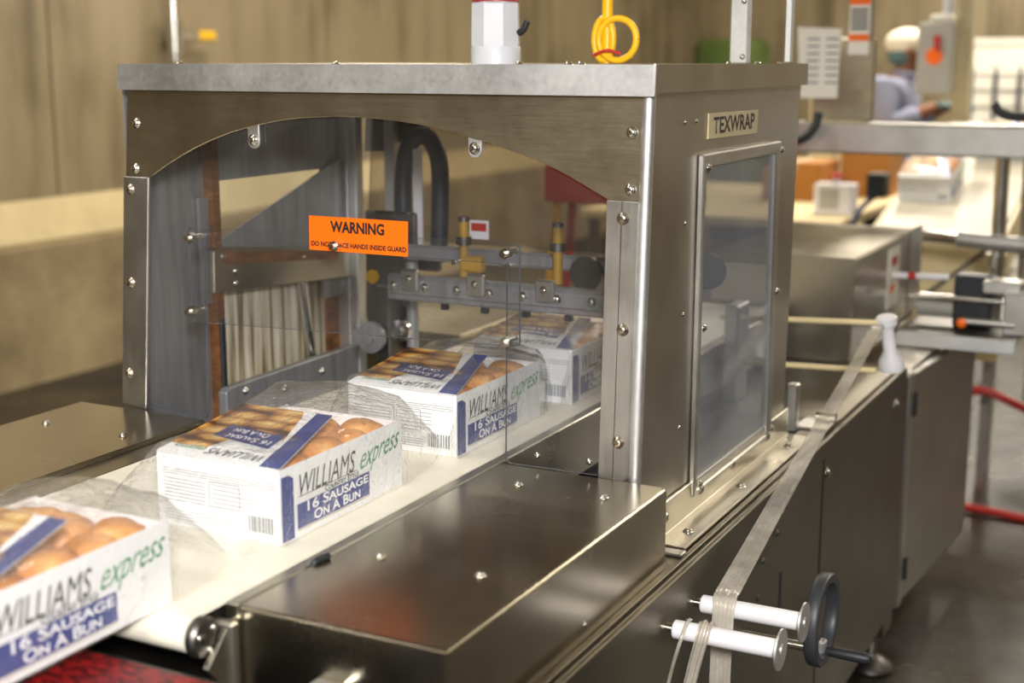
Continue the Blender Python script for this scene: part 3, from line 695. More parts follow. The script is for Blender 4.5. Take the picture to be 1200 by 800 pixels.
def make_carton():
    """built at origin: right-front bottom corner at (0,0,0); -X is left, +Y is rearward"""
    root = empty('bun_carton', (0, 0, 0))
    th = 0.0022; W, L, H = PW, PL, PH
    # tray: bottom and four walls, window cut open behind the sloping top flap
    box('bottom_panel', -W, 0, 0, L, 0, th, M_WHITE, root)
    box('end_panel', -W, 0, 0, th, th, H, M_WHITE, root)
    box('rear_panel', -W, 0, L - th, L, th, H * 0.97, M_WHITE, root)
    box('left_panel', -W, -W + th, th, L - th, th, H, M_WHITE, root)
    sd = box('side_panel', -th, 0, th, L - th, th, H, M_WHITE, root)
    # top flap, wide at the front, narrowing and rising towards the rear
    def T(a, b, lift=0.0): return Vector((-W + a * W, b * L, H + 0.0010 + 0.034 * b + lift))
    def er(b): return 1.0 - 0.36 * b
    fl = prism('top_flap', [T(0, 0), T(1, 0), T(er(.64), .64), T(0, .64)], (0, 0, 0.0012), M_WHITE, root)
    e = 0.0016
    poly('bun_picture', [T(0.0, .10, e), T(.30, .10, e), T(.36, .22, e), T(.80, .30, e), T(er(.635) - .24, .635, e), T(0, .635, e)], M_BUNP, fl)
    poly('navy_band', [T(.84, 0, e), T(1.0, 0, e), T(er(.638), .638, e), T(er(.638) - .13, .638, e)], M_NAVY, fl)
    poly('white_band', [T(.72, .30, e * 1.05), T(.79, .18, e * 1.05), T(er(.635) - .13, .635, e * 1.05), T(er(.635) - .22, .635, e * 1.05)], M_WPRINT, fl)
    e2 = 0.0021
    poly('navy_title', [T(.20, .235, e2), T(.72, .175, e2), T(.70, .325, e2), T(.20, .375, e2)], M_NAVY, fl)
    sl = (T(1, 1) - T(1, 0)).normalized(); dx = Vector((-1, 0, 0)); dy = -sl
    letters('lettering', '16 Sausage', T(.46, .245, e2 + .0004), (-1, 0.10, 0), dy, 0.0185, M_WPRINT, fl, width=0.092, bold=0.0004, caps=True)
    letters('lettering', 'On A Bun', T(.44, .312, e2 + .0004), (-1, 0.10, 0), dy, 0.0185, M_WPRINT, fl, width=0.062, bold=0.0004, caps=True)
    letters('lettering', 'WILLIAMS', T(.58, .075, e2), (-1, 0, 0), dy, 0.028, M_BLACK, fl, width=0.088, shear=0.25)
    letters('lettering', 'express', T(.20, .075, e2), (-1, 0, 0), dy, 0.020, M_GREEN, fl, width=0.052, shear=0.4)
    # side print, reads along +Y as seen from +X
    X = 0.0006
    def S(y, z, o=0.0): return (X + o, y * L, z * H)
    poly('navy_corner', [S(.008, .02), S(.095, .02), S(.095, .84), S(.06, .90), S(.008, .90)], M_NAVY, sd)
    poly('navy_block', [S(.12, .11), S(.70, .11), S(.70, .45), S(.12, .45)], M_NAVY, sd)
    poly('tan_line', [S(.12, .085), S(.70, .085), S(.70, .10), S(.12, .10)], M_TAN, sd)
    letters('lettering', '16 Sausage', S(.43, .365, .0005), (0, 1, 0), (0, 0, 1), 0.0190, M_WPRINT, sd, width=0.142, bold=0.0004, caps=True)
    letters('lettering', 'On A Bun', S(.43, .20, .0005), (0, 1, 0), (0, 0, 1), 0.0190, M_WPRINT, sd, width=0.108, bold=0.0004, caps=True)
    letters('lettering', 'Country Style', S(.47, .495, .0002), (0, 1, 0), (0, 0, 1), 0.0105, M_BLACK, sd, width=0.080, bold=0.0003, caps=True)
    letters('lettering', 'WILLIAMS', S(.345, .68, .0002), (0, 1, 0), (0, 0, 1), 0.042, M_BLACK, sd, width=0.128, shear=0.3, bold=0.0)
    quads('rule', [[S(.13, .54), S(.60, .54), S(.60, .55), S(.13, .55)]], M_BLACK, sd)
    letters('lettering', 'express', S(.78, .71, .0002), (0, 1, 0.10), (0, 0, 1), 0.044, M_GREEN, sd, width=0.102, shear=0.6)
    # end panel print: fine text lines, fact box, bar code
    Y = -0.0005
    def E(x, z): return (-W + x * W, Y, z * H)
    def line(x0, x1, z, h=.012): return [E(x0, z), E(x1, z), E(x1, z + h), E(x0, z + h)]
    rows = [line(.05, .97, .80 - i * .035, .008) for i in range(3)] + [line(.05, .40, .66 - i * .05, .010) for i in range(7)] + [line(.45, .78, .66 - i * .06, .009) for i in range(5)] + [line(.05, .70, .22 - i * .04, .008) for i in range(4)]
    quads('fine_print', rows, M_GREY, root)
    bx = [line(.43, .68, .70, .010), line(.43, .68, .36, .010), [E(.43, .36), E(.436, .36), E(.436, .70), E(.43, .70)], [E(.674, .36), E(.68, .36), E(.68, .70), E(.674, .70)]]
    quads('fact_box', bx, M_GREY, root)
    bars = []; x = .74; rnd = random.Random(3)
    while x < .93:
        wd = rnd.choice((.005, .008, .012)); bars.append([E(x, .12), E(x + wd, .12), E(x + wd, .34), E(x, .34)]); x += wd + rnd.choice((.006, .01))
    quads('bar_code', bars, M_GREY, root)
    # buns lying in the tray
    for i, (bx_, by_) in enumerate(((-.046, .085), (-.046, .152), (-.047, .22), (-.05, .262), (-.112, .18), (-.120, .245), (-.165, .20), (-.165, .25))):
        bm = bmesh.new(); bmesh.ops.create_uvsphere(bm, u_segments=18, v_segments=11, radius=1)
        for v in bm.verts:
            c = v.co.copy(); k = noise.noise(c * 1.5 + Vector((i * 3.1, 0, 0))) * 0.10
            sq = 1 - 0.25 * max(0, c.z) ** 2
            v.co = Vector((max(-W + .004, min(-.004, bx_ + c.x * 0.042 * (1 + k))), max(.005, min(L - .005, by_ + c.y * 0.040 * (1 + k))), 0.052 + c.z * 0.052 * sq * (1 + k) + (0.005 if i % 2 else 0)))
        fin(bm, 'bun', M_BUN, root, True)
    return root

def film(seed, tail_front=0.05, tail_back=0.07, crest=0.03, pw=0.8, amp=1.0):
    """loose wrap: closed sheet around the carton, pinched flat at both ends"""
    W, L, H = PW, PL, PH; n = 40; secs = []
    bm = bmesh.new()
    ts = []
    y = -tail_front
    ys = [-tail_front, -tail_front * .8, -tail_front * .55, -tail_front * .3, -.012, -.004, .02, .06, .10, .14, .18, .22, .25, .275, L + .004, L + .012, L + tail_back * .3, L + tail_back * .55, L + tail_back * .8, L + tail_back]
    for yy in ys:
        if yy < -.004: k = max(0, 1 - (-.004 - yy) / (tail_front))
        elif yy > L + .004: k = max(0, 1 - (yy - L - .004) / (tail_back))
        else: k = 1
        h = H + .012 + crest * max(0, min(1, (yy - .10) / .15)) - .5 * crest * max(0, (yy - .25) / .1)
        zt = .022 + (h - .022) * (k ** pw); zb = .001 + .019 * (1 - k)
        xl = -W - .006 - .012 * (1 - k) ; xr = .006 + .004 * (1 - k)
        ring = []
        per = [(xr, zb), (xr, zb + (zt - zb) * .33), (xr, zb + (zt - zb) * .66), (xr - .002, zb + (zt - zb) * .9)]
        m = 10
        for i in range(m + 1):
            f = i / m; x = xr - .012 + (xl - xr + .024) * f
            per.append((x, zt + .008 * math.sin(math.pi * f) * k))
        per += [(xl + .002, zb + (zt - zb) * .9), (xl, zb + (zt - zb) * .66), (xl, zb + (zt - zb) * .33), (xl, zb)]
        for j, (x, z) in enumerate(per):
            nv = noise.noise(Vector((x * 16, yy * 16, z * 16 + seed * 7.3))) * .006 + noise.noise(Vector((x * 45, yy * 30, seed * 3.1))) * .003
            nv *= amp
            edge = 1.0 if k < 1 or (4 <= j <= 14) else .35
            px_ = x + (nv * edge if j > 14 else abs(nv) * edge if j < 4 else 0)
            pz = z + (abs(nv) * 1.2 * edge if 0 < j < len(per) - 1 and z > .02 else 0)
            ring.append(bm.verts.new((px_, yy + nv * .5, pz)))
        secs.append(ring)
    for a, b in zip(secs, secs[1:]):
        for j in range(len(a) - 1): bm.faces.new((a[j], a[j+1], b[j+1], b[j]))
    me = bpy.data.meshes.new('film_wrap'); bmesh.ops.recalc_face_normals(bm, faces=bm.faces); bm.to_mesh(me); bm.free()
    for p in me.polygons: p.use_smooth = True
    me.materials.append(M_FILM)
    return me

proto = make_carton()
def copy_tree(o, parent=None):
    c = o.copy(); COL.objects.link(c); c.parent = parent
    for ch in o.children: copy_tree(ch, c)
    return c
spots = [((-1.016, 0.842, 0.9005), 'film wrapped white carton of buns at lower left, nearest the camera', 1, 0),
         ((-1.018, 1.337, 0.9005), 'film wrapped white bun carton on the cream belt just outside the hood', 2, 0),
         ((-1.016, 1.780, 0.9005), 'white bun carton under the guard opening, half behind the clear plastic', 3, 0),
         ((-1.000, 2.165, 0.9005), 'bun carton inside the hood, wholly behind the clear plastic guard', 4, 0)]
kids = list(proto.children)
for i, (loc, lab, sd_, rz) in enumerate(spots):
    r_ = proto if i == 0 else copy_tree(proto)
    r_.location = loc; r_.rotation_euler.z = R(rz)
    tag(r_, lab, 'carton', 'wrapped cartons of buns on the conveyor')
for i, (loc, lab, sd_, rz) in enumerate(spots):
    r_ = [o for o in COL.objects if o.get('label') == lab][0]
    f = bpy.data.objects.new('film_wrap', film(sd_, *((0.05, 0.09, 0.012, .8), (0.10, 0.10, 0.026, .7), (0.05, 0.03, 0.008, .7), (0.066, 0.08, 0.02, .30, 2.2))[i])); COL.objects.link(f); f.parent = r_
# two far cartons on the infeed, plain copies
for loc, lab in (((-0.93, 5.42, 0.885 + 0.34 * math.tan(R(13)) + 0.004), 'bun carton riding up the inclined infeed belt, nearer one'), ((-0.74, 5.95, 0.885 + 0.87 * math.tan(R(13)) + 0.004), 'bun carton riding up the inclined infeed belt, farther one')):
    r_ = copy_tree(proto)
    for ch in list(r_.children):
        if ch.name.startswith('film_wrap'): bpy.data.objects.remove(ch)
    r_.location = loc; r_.rotation_euler = (R(13), 0, 0); tag(r_, lab, 'carton', 'cartons on the infeed belt')

# ------------------------------------------------------------------ film scrap winder
def idler(y, z, lab):
    t = thing('idler_roller', (-0.65, y, z), lab, 'roller', 'film idler rollers')
    lathe('tube', (-0.640, y, z), (1, 0, 0), [(0.0115, 0), (0.0135, 0.002), (0.0135, 0.150), (0.012, 0.152)], M_NYLON, t)
    lathe('end_disc', (-0.487, y, z), (1, 0, 0), [(0.029, 0), (0.029, 0.003), (0.008, 0.0032), (0.008, 0.005)], M_LIP, t)
    cyl('shaft', (-0.651, y, z), (-0.63, y, z), 0.007, M_BOLT, t)
idler(1.737, 0.711, 'white film roller with end disc, lower of the pair on the base side')
idler(1.853, 0.707, 'white film roller with end disc, upper of the pair on the base side')

def ribbon(name, path, wid, wdir, mat, parent, folds=5, amp=0.004, seed=0):
    P = smoothpath(path, 10); bm = bmesh.new(); rows = []; n = 14
    for i, p in enumerate(P):
        s = i / (len(P) - 1); t = (P[min(i+1, len(P)-1)] - P[max(i-1, 0)]).normalized()
        wd = Vector(wdir).normalized(); nn = t.cross(wd).normalized()
        w_ = wid[0] + (wid[1] - wid[0]) * s
        rows.append([bm.verts.new(p + wd * w_ * (j / n - .5) * (1 + .06 * noise.noise(Vector((s * 6, seed, 0)))) + nn * amp * math.sin(j / n * folds * math.pi + 1.5 * s + seed) * (0.6 + .4 * noise.noise(Vector((j, s * 4, seed))))) for j in range(n + 1)])
    for a, b in zip(rows, rows[1:]):
        for j in range(n): bm.faces.new((a[j], a[j+1], b[j+1], b[j]))
    me = bpy.data.meshes.new(name); bm.to_mesh(me); bm.free()
    for p in me.polygons: p.use_smooth = True
    o = link(name, me, mat, parent); s_ = o.modifiers.new('thickness', 'SOLIDIFY'); s_.thickness = 0.0004
    return o
fs = thing('film_scrap_strip', (-0.6, 1.85, 0.4), 'gathered clear film scrap strip running from guide arm down to the idler rollers', 'plastic film')
ribbon('upper_run', [(-0.607, 2.80, 0.972), (-0.606, 2.4, 0.868), (-0.605, 2.1, 0.79), (-0.604, 1.862, 0.727)], (0.022, 0.036), (1, 0.1, 0), M_SCRAP, fs, folds=11, amp=0.002, seed=1)
ribbon('lower_run', [(-0.604, 1.862, 0.727), (-0.602, 1.845, 0.724), (-0.600, 1.832, 0.69), (-0.596, 1.815, 0.58), (-0.59, 1.80, 0.42)], (0.036, 0.03), (1, 0, 0), M_SCRAP, fs, folds=11, amp=0.002, seed=2)
ribbon('loop_run', [(-0.592, 1.756, 0.700), (-0.592, 1.742, 0.7285), (-0.593, 1.722, 0.715), (-0.605, 1.69, 0.62), (-0.615, 1.64, 0.45)], (0.022, 0.016), (1, 0, 0), M_SCRAP, fs, folds=4, seed=3)
ribbon('loop_run', [(-0.618, 1.742, 0.7285), (-0.620, 1.720, 0.715), (-0.63, 1.685, 0.64), (-0.64, 1.63, 0.48)], (0.008, 0.004), (1, 0, 0), M_SCRAP, fs, folds=3, amp=.002, seed=4)
# guide arm with white spool
ga = thing('film_guide', (-0.68, 2.8, 0.78), 'thin steel guide arms carrying a white spool behind the hood', 'guide arm')
cyl('arm_rod', (-0.95, 2.82, 0.955), (-0.60, 2.82, 0.972), 0.006, M_CREAM, ga)
cyl('arm_rod', (-0.95, 2.86, 0.85), (-0.62, 2.86, 0.862), 0.006, M_CREAM, ga)
lathe('spool', (-0.60, 2.83, 0.985), (0.12, 0.2, -1), [(0.018, 0), (0.022, 0.004), (0.022, 0.018), (0.013, 0.022), (0.013, 0.075), (0.026, 0.098), (0.026, 0.118), (0.016, 0.122)], M_NYLON, ga)
box('arm_post', -0.935, -0.905, 2.80, 2.88, 0.772, 0.985, M_STEELV, ga, 0.003)
# small latch posts on the rail behind the hood
lp = thing('rail_latch', (-0.69, 2.62, 0.78), 'upright steel latch plate on the rail behind the hood', 'bracket')
box('plate', -0.735, -0.715, 2.60, 2.625, 0.78, 0.875, M_STRIP, lp, 0.002)
cyl('knob', (-0.70, 2.70, 0.79), (-0.66, 2.70, 0.79), 0.012, M_BOLT, lp); box('knob_base', -0.725, -0.66, 2.63, 2.73, 0.78, 0.785, M_STRIP, lp, 0.001)

# handwheel
hw = thing('handwheel', (-0.65, 2.096, 0.614), 'grey-black handwheel with crank handle on the base side', 'handwheel')
cx_, cy_, cz_ = -0.52, 2.096, 0.614
bm = bmesh.new(); seg = 36; rings = []
for k in range(seg):
    a = 2 * math.pi * k / seg; c = Vector((cx_, cy_ + 0.068 * math.cos(a), cz_ + 0.068 * math.sin(a))); rad = Vector((0, math.cos(a), math.sin(a)))
    rings.append([bm.verts.new(c + rad * (0.0085 * x) + Vector((0.0105 * y, 0, 0))) for x, y in ((1, .7), (.7, 1), (-.7, 1), (-1, .7), (-1, -.7), (-.7, -1), (.7, -1), (1, -.7))])
for k in range(seg):
    a, b = rings[k], rings[(k + 1) % seg]
    for j in range(8): bm.faces.new((a[j], a[(j+1) % 8], b[(j+1) % 8], b[j]))
shade_auto(fin(bm, 'rim', M_WHEEL, hw), 50)
cyl('shaft', (-0.651, cy_ + 0.012, cz_ - 0.058), (cx_, cy_ + 0.012, cz_ - 0.058), 0.008, M_BOLT, hw)
lathe('crank_handle', (cx_ + 0.004, cy_ + 0.012, cz_ - 0.058), (1, 0, 0), [(0.006, 0), (0.0075, 0.006), (0.009, 0.03), (0.0095, 0.068), (0.006, 0.074)], M_RUB, hw)
box('rim_clip', cx_ - 0.006, cx_ + 0.006, cy_, cy_ + 0.022, cz_ - 0.062, cz_ - 0.040, M_LIP, hw, 0.003)

# ------------------------------------------------------------------ second cabinet with door, behind the base
cab = thing('electrical_cabinet', (-1.2, 4.0, 0), 'satin steel cabinet with hinged side door behind the machine base', 'cabinet')
box('body', -1.75, -0.70, 3.40, 4.06, 0.14, 0.735, M_BASE, cab, 0.003)
box('hinge_post', -0.70, -0.648, 3.385, 3.43, 0.135, 0.745, M_STRIP, cab, 0.003)
dr = prism('door', [(-0.650, 3.435, 0.14), (-0.600, 4.05, 0.14), (-0.600, 4.05, 0.735), (-0.650, 3.435, 0.735)], (-0.02, 0, 0), M_STEELV, cab, 0.002)
for z in (0.23, 0.66): box('hinge', -0.655, -0.640, 3.418, 3.442, z - 0.03, z + 0.03, M_RUB, dr, 0.002)
box('top_sheet', -1.75, -0.66, 3.38, 4.07, 0.735, 0.745, M_STEEL, cab, 0.002)
for x, y in ((-0.75, 3.5), (-1.7, 3.5), (-0.75, 4.0), (-1.7, 4.0)):
    c = cyl('leg', (x, y, 0.02), (x, y, 0.14), 0.014, M_BOLT, cab); lathe('pad', (x, y, 0), (0, 0, 1), [(0.045, 0), (0.045, 0.008), (0.02, 0.022)], M_DARK, c)

# stainless housing behind hood at right
hb = thing('drive_housing', (-0.9, 3.6, 0.745), 'stainless box housing with flat top beside the infeed belt', 'machine housing')
bm = bmesh.new(); add_box(bm, -1.14, -0.778, 3.30, 4.02, 0.774, 1.032)
for v in bm.verts:
    if v.co.z > 1 and v.co.y > 4: v.co.z = 1.030
bmesh.ops.bevel(bm, geom=bm.edges[:], offset=0.004, segments=2, affect='EDGES')
shade_auto(fin(bm, 'housing', M_STEEL, hb), 25)
prism('end_flange', [(-0.776, 3.92, 1.036), (-0.762, 4.02, 1.040), (-0.762, 4.02, 0.80), (-0.776, 3.92, 0.80)], (-0.003, 0.006, 0), M_STRIP, hb)
lb = box('warning_label', -0.778, -0.7765, 3.66, 3.80, 0.85, 1.01, M_PAPER, hb)
box('label_stripe', -0.7765, -0.7762, 3.70, 3.77, 0.96, 0.985, M_RED, lb); box('label_stripe', -0.7765, -0.7762, 3.69, 3.75, 0.89, 0.91, M_ORANGE, lb)
r_ = cyl('stop_rod', (-0.80, 3.72, 0.935), (-0.63, 3.72, 0.94), 0.009, M_NYLON, hb); cyl('red_ring', (-0.735, 3.72, 0.937), (-0.715, 3.72, 0.938), 0.0105, M_RED, r_)

# shelf plate and clamp mechanism
sh = thing('shelf_plate', (-0.6, 3.9, 0.745), 'pale metal shelf plate sticking out over the cabinet door', 'shelf')
prism('plate', [(-0.772, 3.72, 0.778), (-0.455, 3.72, 0.778), (-0.43, 4.40, 0.778), (-0.74, 4.40, 0.778)], (0, 0, 0.004), M_DARK, sh)
prism('front_edge', [(-0.772, 3.712, 0.748), (-0.452, 3.712, 0.748), (-0.452, 3.712, 0.786), (-0.755, 3.712, 0.790)], (0, 0.008, 0), M_LIP, sh, 0.002)
cl = thing('clamp_unit', (-0.55, 3.9, 0.756), 'black and silver clamp mechanism on the pale shelf plate', 'clamp')
cyl('motor', (-0.74, 3.9, 0.80), (-0.64, 3.9, 0.80), 0.026, M_GREYBOX, cl)
box('black_clamp', -0.64, -0.54, 3.86, 3.93, 0.756, 0.90, M_RUB, cl, 0.006)
cyl('shaft', (-0.76, 3.86, 0.835), (-0.50, 3.86, 0.835), 0.009, M_CHROME, cl)
box('bracket', -0.50, -0.43, 3.80, 3.86, 0.756, 0.87, M_STRIP, cl, 0.004)
box('bracket_arm', -0.56, -0.46, 3.82, 3.90, 0.86, 0.895, M_STRIP, cl, 0.004)
cyl('pin', (-0.60, 3.80, 0.785), (-0.47, 3.80, 0.785), 0.010, M_STRIP, cl)
lathe('red_knob', (-0.60, 3.78, 0.785), (0, -1, 0), [(0.011, 0), (0.013, 0.01), (0.006, 0.014)], M_ORANGE, cl)
cl.location.z += 0.027

# overhead cross rail on posts
cr = thing('cross_rail', (-0.7, 4.25, 0), 'thick stainless cross rail at eye height behind the hood', 'rail')
box('beam', -1.30, 0.1, 4.20, 4.30, 1.222, 1.314, M_STRIP, cr, 0.006)
cyl('post', (-0.585, 4.25, 0.783), (-0.590, 4.25, 1.225), 0.021, M_CHROME, cr)
cyl('post', (-0.50, 4.26, 0.783), (-0.51, 4.26, 1.225), 0.026, M_STEELV, cr)
cyl('collar', (-0.592, 4.25, 0.90), (-0.592, 4.25, 0.94), 0.03, M_BOLT, cr)
gr = thing('guide_rail', (-0.6, 4.2, 0.745), 'horizontal chrome guide rail crossing in front of the post', 'rail')
cyl('rail', (-0.89, 4.3, 0.978), (-0.40, 4.18, 0.972), 0.017, M_CHROME, gr)
cyl('clamp', (-0.70, 4.255, 0.976), (-0.42, 4.185, 0.972), 0.024, M_LIP, gr)
cyl('stand', (-0.87, 4.295, 0.745), (-0.87, 4.295, 0.98), 0.012, M_CHROME, gr)
# black hose elbow
tube('hose', [(-1.28, 4.21, 1.262), (-1.20, 4.14, 1.258), (-1.15, 4.12, 1.268), (-1.115, 4.12, 1.30), (-1.105, 4.13, 1.345)], 0.013, M_RUB, cr)

# control board with papers and warning strip
cb = thing('control_board', (-1.06, 4.36, 1.314), 'olive steel board behind the cross rail holding notices', 'board')
box('board', -1.19, -1.00, 4.36, 4.39, 1.314, 1.56, M_STEELX, cb, 0.004)
box('mast', -1.075, -1.015, 4.37, 4.40, 1.56, 2.4, M_STEELV, cb, 0.004)
pp = thing('paper_notice', (-1.09, 4.345, 1.39), 'white paper notice hanging beside the top corner of the hood', 'notice')
prism('sheet', [(-1.238, 4.33, 1.60), (-1.10, 4.33, 1.594), (-1.104, 4.33, 1.383), (-1.222, 4.33, 1.383)], (0, 0.004, 0), M_PAPER, pp)
quads('writing', [[(-1.205 + .06 * c, 4.3295, 1.56 - .022 * i), (-1.165 + .06 * c, 4.3295, 1.56 - .022 * i), (-1.165 + .06 * c, 4.3295, 1.566 - .022 * i), (-1.205 + .06 * c, 4.3295, 1.566 - .022 * i)] for i in range(7) for c in (0, 1)], M_GREY, pp)
ws = thing('warning_strip', (-1.05, 4.35, 1.50), 'orange and white hazard strip sign on the mast', 'sign')
box('plate', -1.083, -1.020, 4.355, 4.359, 1.515, 1.70, M_PAPER, ws)
box('orange_band', -1.083, -1.020, 4.353, 4.355, 1.557, 1.577, M_ORANGE, ws); box('orange_band', -1.083, -1.020, 4.353, 4.355, 1.665, 1.70, M_ORANGE, ws)
for i in range(5): box('text_line', -1.078, -1.025, 4.3535, 4.355, 1.590 + i * 0.014, 1.598 + i * 0.014, M_BLACK, ws)

# ------------------------------------------------------------------ infeed area behind
inf = thing('infeed_conveyor', (-0.92, 5.8, 0), 'cream inclined infeed conveyor with rounded end behind the housing', 'conveyor')
SL = math.tan(R(13))
def iz(y): return 0.885 + (y - 5.08) * SL
def shear_up(o):
    for v in o.data.vertices: v.co.z += (v.co.y - 5.08) * SL
    return o
shear_up(belt_loop('belt', -1.14, -0.70, 5.05, 6.55, 0.885, 0.03, M_BELT, inf))
shear_up(box('side_panel', -0.698, -0.68, 5.10, 6.55, 0.72, 0.88, M_CREAM, inf, 0.003))
shear_up(box('side_panel', -1.16, -1.142, 5.10, 6.55, 0.72, 0.88, M_CREAM, inf, 0.003))
for x in (-1.12, -0.72):
    box('leg', x - .02, x + .02, 5.2, 5.24, 0, 0.80, M_STEELV, inf); box('leg', x - .02, x + .02, 6.46, 6.5, 0, 1.05, M_STEELV, inf)
cyl('end_roller', (-1.14, 5.08, 0.855), (-0.70, 5.08, 0.855), 0.024, M_CHROME, inf)
incl = thing('inclined_chute', (-0.8, 4.9, 0), 'cream sloping chute panel under the guide rail', 'chute')
prism('chute_panel', [(-0.95, 4.80, 0.50), (-0.64, 4.80, 0.50), (-0.64, 4.80, 0.895), (-0.93, 4.80, 0.895)], (0, 0.02, 0), M_CREAM, incl, 0.002)
prism('chute_edge', [(-0.90, 4.79, 0.71), (-0.70, 4.79, 0.885), (-0.69, 4.79, 0.878), (-0.89, 4.79, 0.70)], (0, 0.01, 0), M_DARK, incl)
for x in (-0.90, -0.67): box('leg', x - .015, x + .015, 4.80, 4.83, 0, 0.5, M_STEELV, incl)

def carton_brown(x0, x1, y0, y1, z0, z1, lab):
    t = thing('cardboard_box', ((x0 + x1) / 2, (y0 + y1) / 2, z0), lab, 'box', 'cardboard boxes behind the hood')
    box('carton', x0, x1, y0, y1, z0, z1, M_KRAFT, t, 0.004)
    box('tape', (x0 + x1) / 2 - .025, (x0 + x1) / 2 + .025, y0 - .001, y1 + .001, z1 - .04, z1 + .001, M_TAN, t)
tb = thing('side_table', (-2.0, 7.0, 0), 'steel table under the cardboard boxes behind the hood', 'table')
box('table_top', -2.6, -1.42, 5.7, 7.3, 0.80, 0.84, M_CREAM, tb, 0.004)
for x in (-2.55, -1.47):
    for y in (5.75, 7.25): box('leg', x - .02, x + .02, y - .02, y + .02, 0, 0.80, M_STEELV, tb)
carton_brown(-2.0, -1.72, 6.5, 6.85, 0.84, 1.02, 'light brown cardboard box on the side table, left of the pair')
carton_brown(-1.70, -1.47, 6.8, 7.15, 0.84, 1.12, 'dark brown cardboard box on the side table, right of the pair')
cb2 = thing('button_box', (-1.5, 6.0, 0.84), 'white control box with red push button on the side table', 'control box')
box('box', -1.60, -1.43, 5.95, 6.05, 0.84, 0.975, M_NYLON, cb2, 0.006); box('face_label', -1.575, -1.49, 5.948, 5.951, 0.865, 0.955, M_GREYBOX, cb2)
lathe('stem', (-1.515, 6.0, 0.975), (0, 0, 1), [(0.018, 0), (0.018, 0.02)], M_NYLON, cb2); lathe('red_button', (-1.515, 6.0, 0.995), (0, 0, 1), [(0.025, 0), (0.028, 0.012), (0.018, 0.024)], M_RED, cb2)
sc_ = thing('scanner_box', (-1.34, 5.9, 0.90), 'small black sensor box beside the waiting carton', 'sensor')
box('case', -1.36, -1.28, 5.88, 5.98, 0.93, 1.03, M_RUB, sc_, 0.006); tube('bracket', [(-1.33, 5.93, 0.935), (-1.38, 5.9, 0.88), (-1.40, 5.86, 0.82), (-1.40, 5.84, 0.76)], 0.012, M_BLUE, sc_)

# disconnect switch on a column
col = thing('support_column', (-1.12, 6.62, 0), 'tan steel column carrying the switch box', 'column')
box('column', -1.16, -1.085, 6.60, 6.68, 0.0, CEIL, M_TAN, col, 0.004); box('cap_plate', -1.18, -1.065, 6.58, 6.70, 0.0, 0.02, M_TAN, col, 0.003)
sw = thing('switch_box', (-1.22, 6.5, 1.345), 'grey electrical switch box with red lever and orange sticker', 'switch box')
box('enclosure', -1.305, -1.155, 6.50, 6.62, 1.345, 1.665, M_GREYBOX, sw, 0.008)
prism('lever', [(-1.235, 6.485, 1.60), (-1.205, 6.485, 1.61), (-1.20, 6.485, 1.54), (-1.225, 6.485, 1.54)], (0, 0.014, 0), M_RED, sw)
lathe('orange_sticker', (-1.228, 6.50, 1.515), (0, -1, 0), [(0.038, 0), (0.038, 0.002)], M_ORANGE, sw)
cyl('conduit', (-1.19, 6.56, 1.665), (-1.19, 6.56, CEIL), 0.022, M_DOME, sw); box('conduit_cap', -1.26, -1.16, 6.52, 6.60, 1.665, 1.70, M_PAPER, sw, 0.01)

# stacks of white trays far right
for i, (x, hgt) in enumerate(((-1.405, 0.95), (-1.265, 0.95), (-1.125, 0.95))):
    t = thing('tray_stack', (x, 9.2, 0), ('white tray stack far right, beside the switch box', 'white tray stack far right, between two others', 'white tray stack at the right edge of the picture')[i], 'tray stack', 'stacks of white trays')
    box('pallet', x - .062, x + .062, 9.0, 9.4, 0.0, 0.12, M_KRAFT, t)
    for k in range(13):
        z = 0.12 + k * 0.10
        box('tray', x - .055, x + .058, 9.02, 9.38, z, z + 0.088, M_PAPER, t, 0.004)
        box('tray_rim', x - .058, x + .062, 9.015, 9.385, z + .088, z + .098, M_GREYBOX, t)
    box('strap', x - .068, x - .050, 8.98, 9.0, 0.02, 1.46, M_SHADE, t)
wbd = thing('white_board', (-1.1, 9.8, 0), 'white sheeted panel behind the tray stacks', 'board')
box('sheet', -1.72, 0.2, 9.8, 9.83, 0.0, 1.64, M_PAPER, wbd); box('frame', -1.72, 0.2, 9.785, 9.80, 1.60, 1.64, M_PAPER, wbd)
tube('rubber_handle', [(-0.50, 4.25, 1.30), (-0.53, 4.25, 1.335), (-0.57, 4.25, 1.338), (-0.605, 4.25, 1.35), (-0.625, 4.25, 1.375)], 0.014, M_RUB, cr)
gt = thing('reflection_block', (-4.0, 12.2, 0), 'added dark green rack by the far wall above the hood corner', 'block')  # added object, its dark green colour stands for a reflection
boxes('cover', [(-4.35, -3.80, 11.9, 12.5, 0.12, 1.68)], plain('reflection_green', (74, 92, 36), 0.7, 0, 0.25, 4), gt, 0.06)
for x in (-4.28, -3.87):
    for y in (11.97, 12.43): cyl('leg', (x, y, 0), (x, y, 0.2), 0.025, M_DARK, gt)
# notices and bins beyond the board
nt_ = thing('wall_cabinet', (-2.1, 8.2, 0), 'pale tall cabinet left of the worker', 'cabinet')
box('body', -2.25, -1.93, 8.2, 8.6, 0, 1.40, M_CREAM, nt_, 0.006); box('upper_box', -2.17, -1.98, 8.25, 8.5, 1.40, 1.62, M_PAPER, nt_, 0.006); box('door_gap', -2.095, -2.09, 8.197, 8.2, 0.1, 1.38, M_SHADE, nt_)

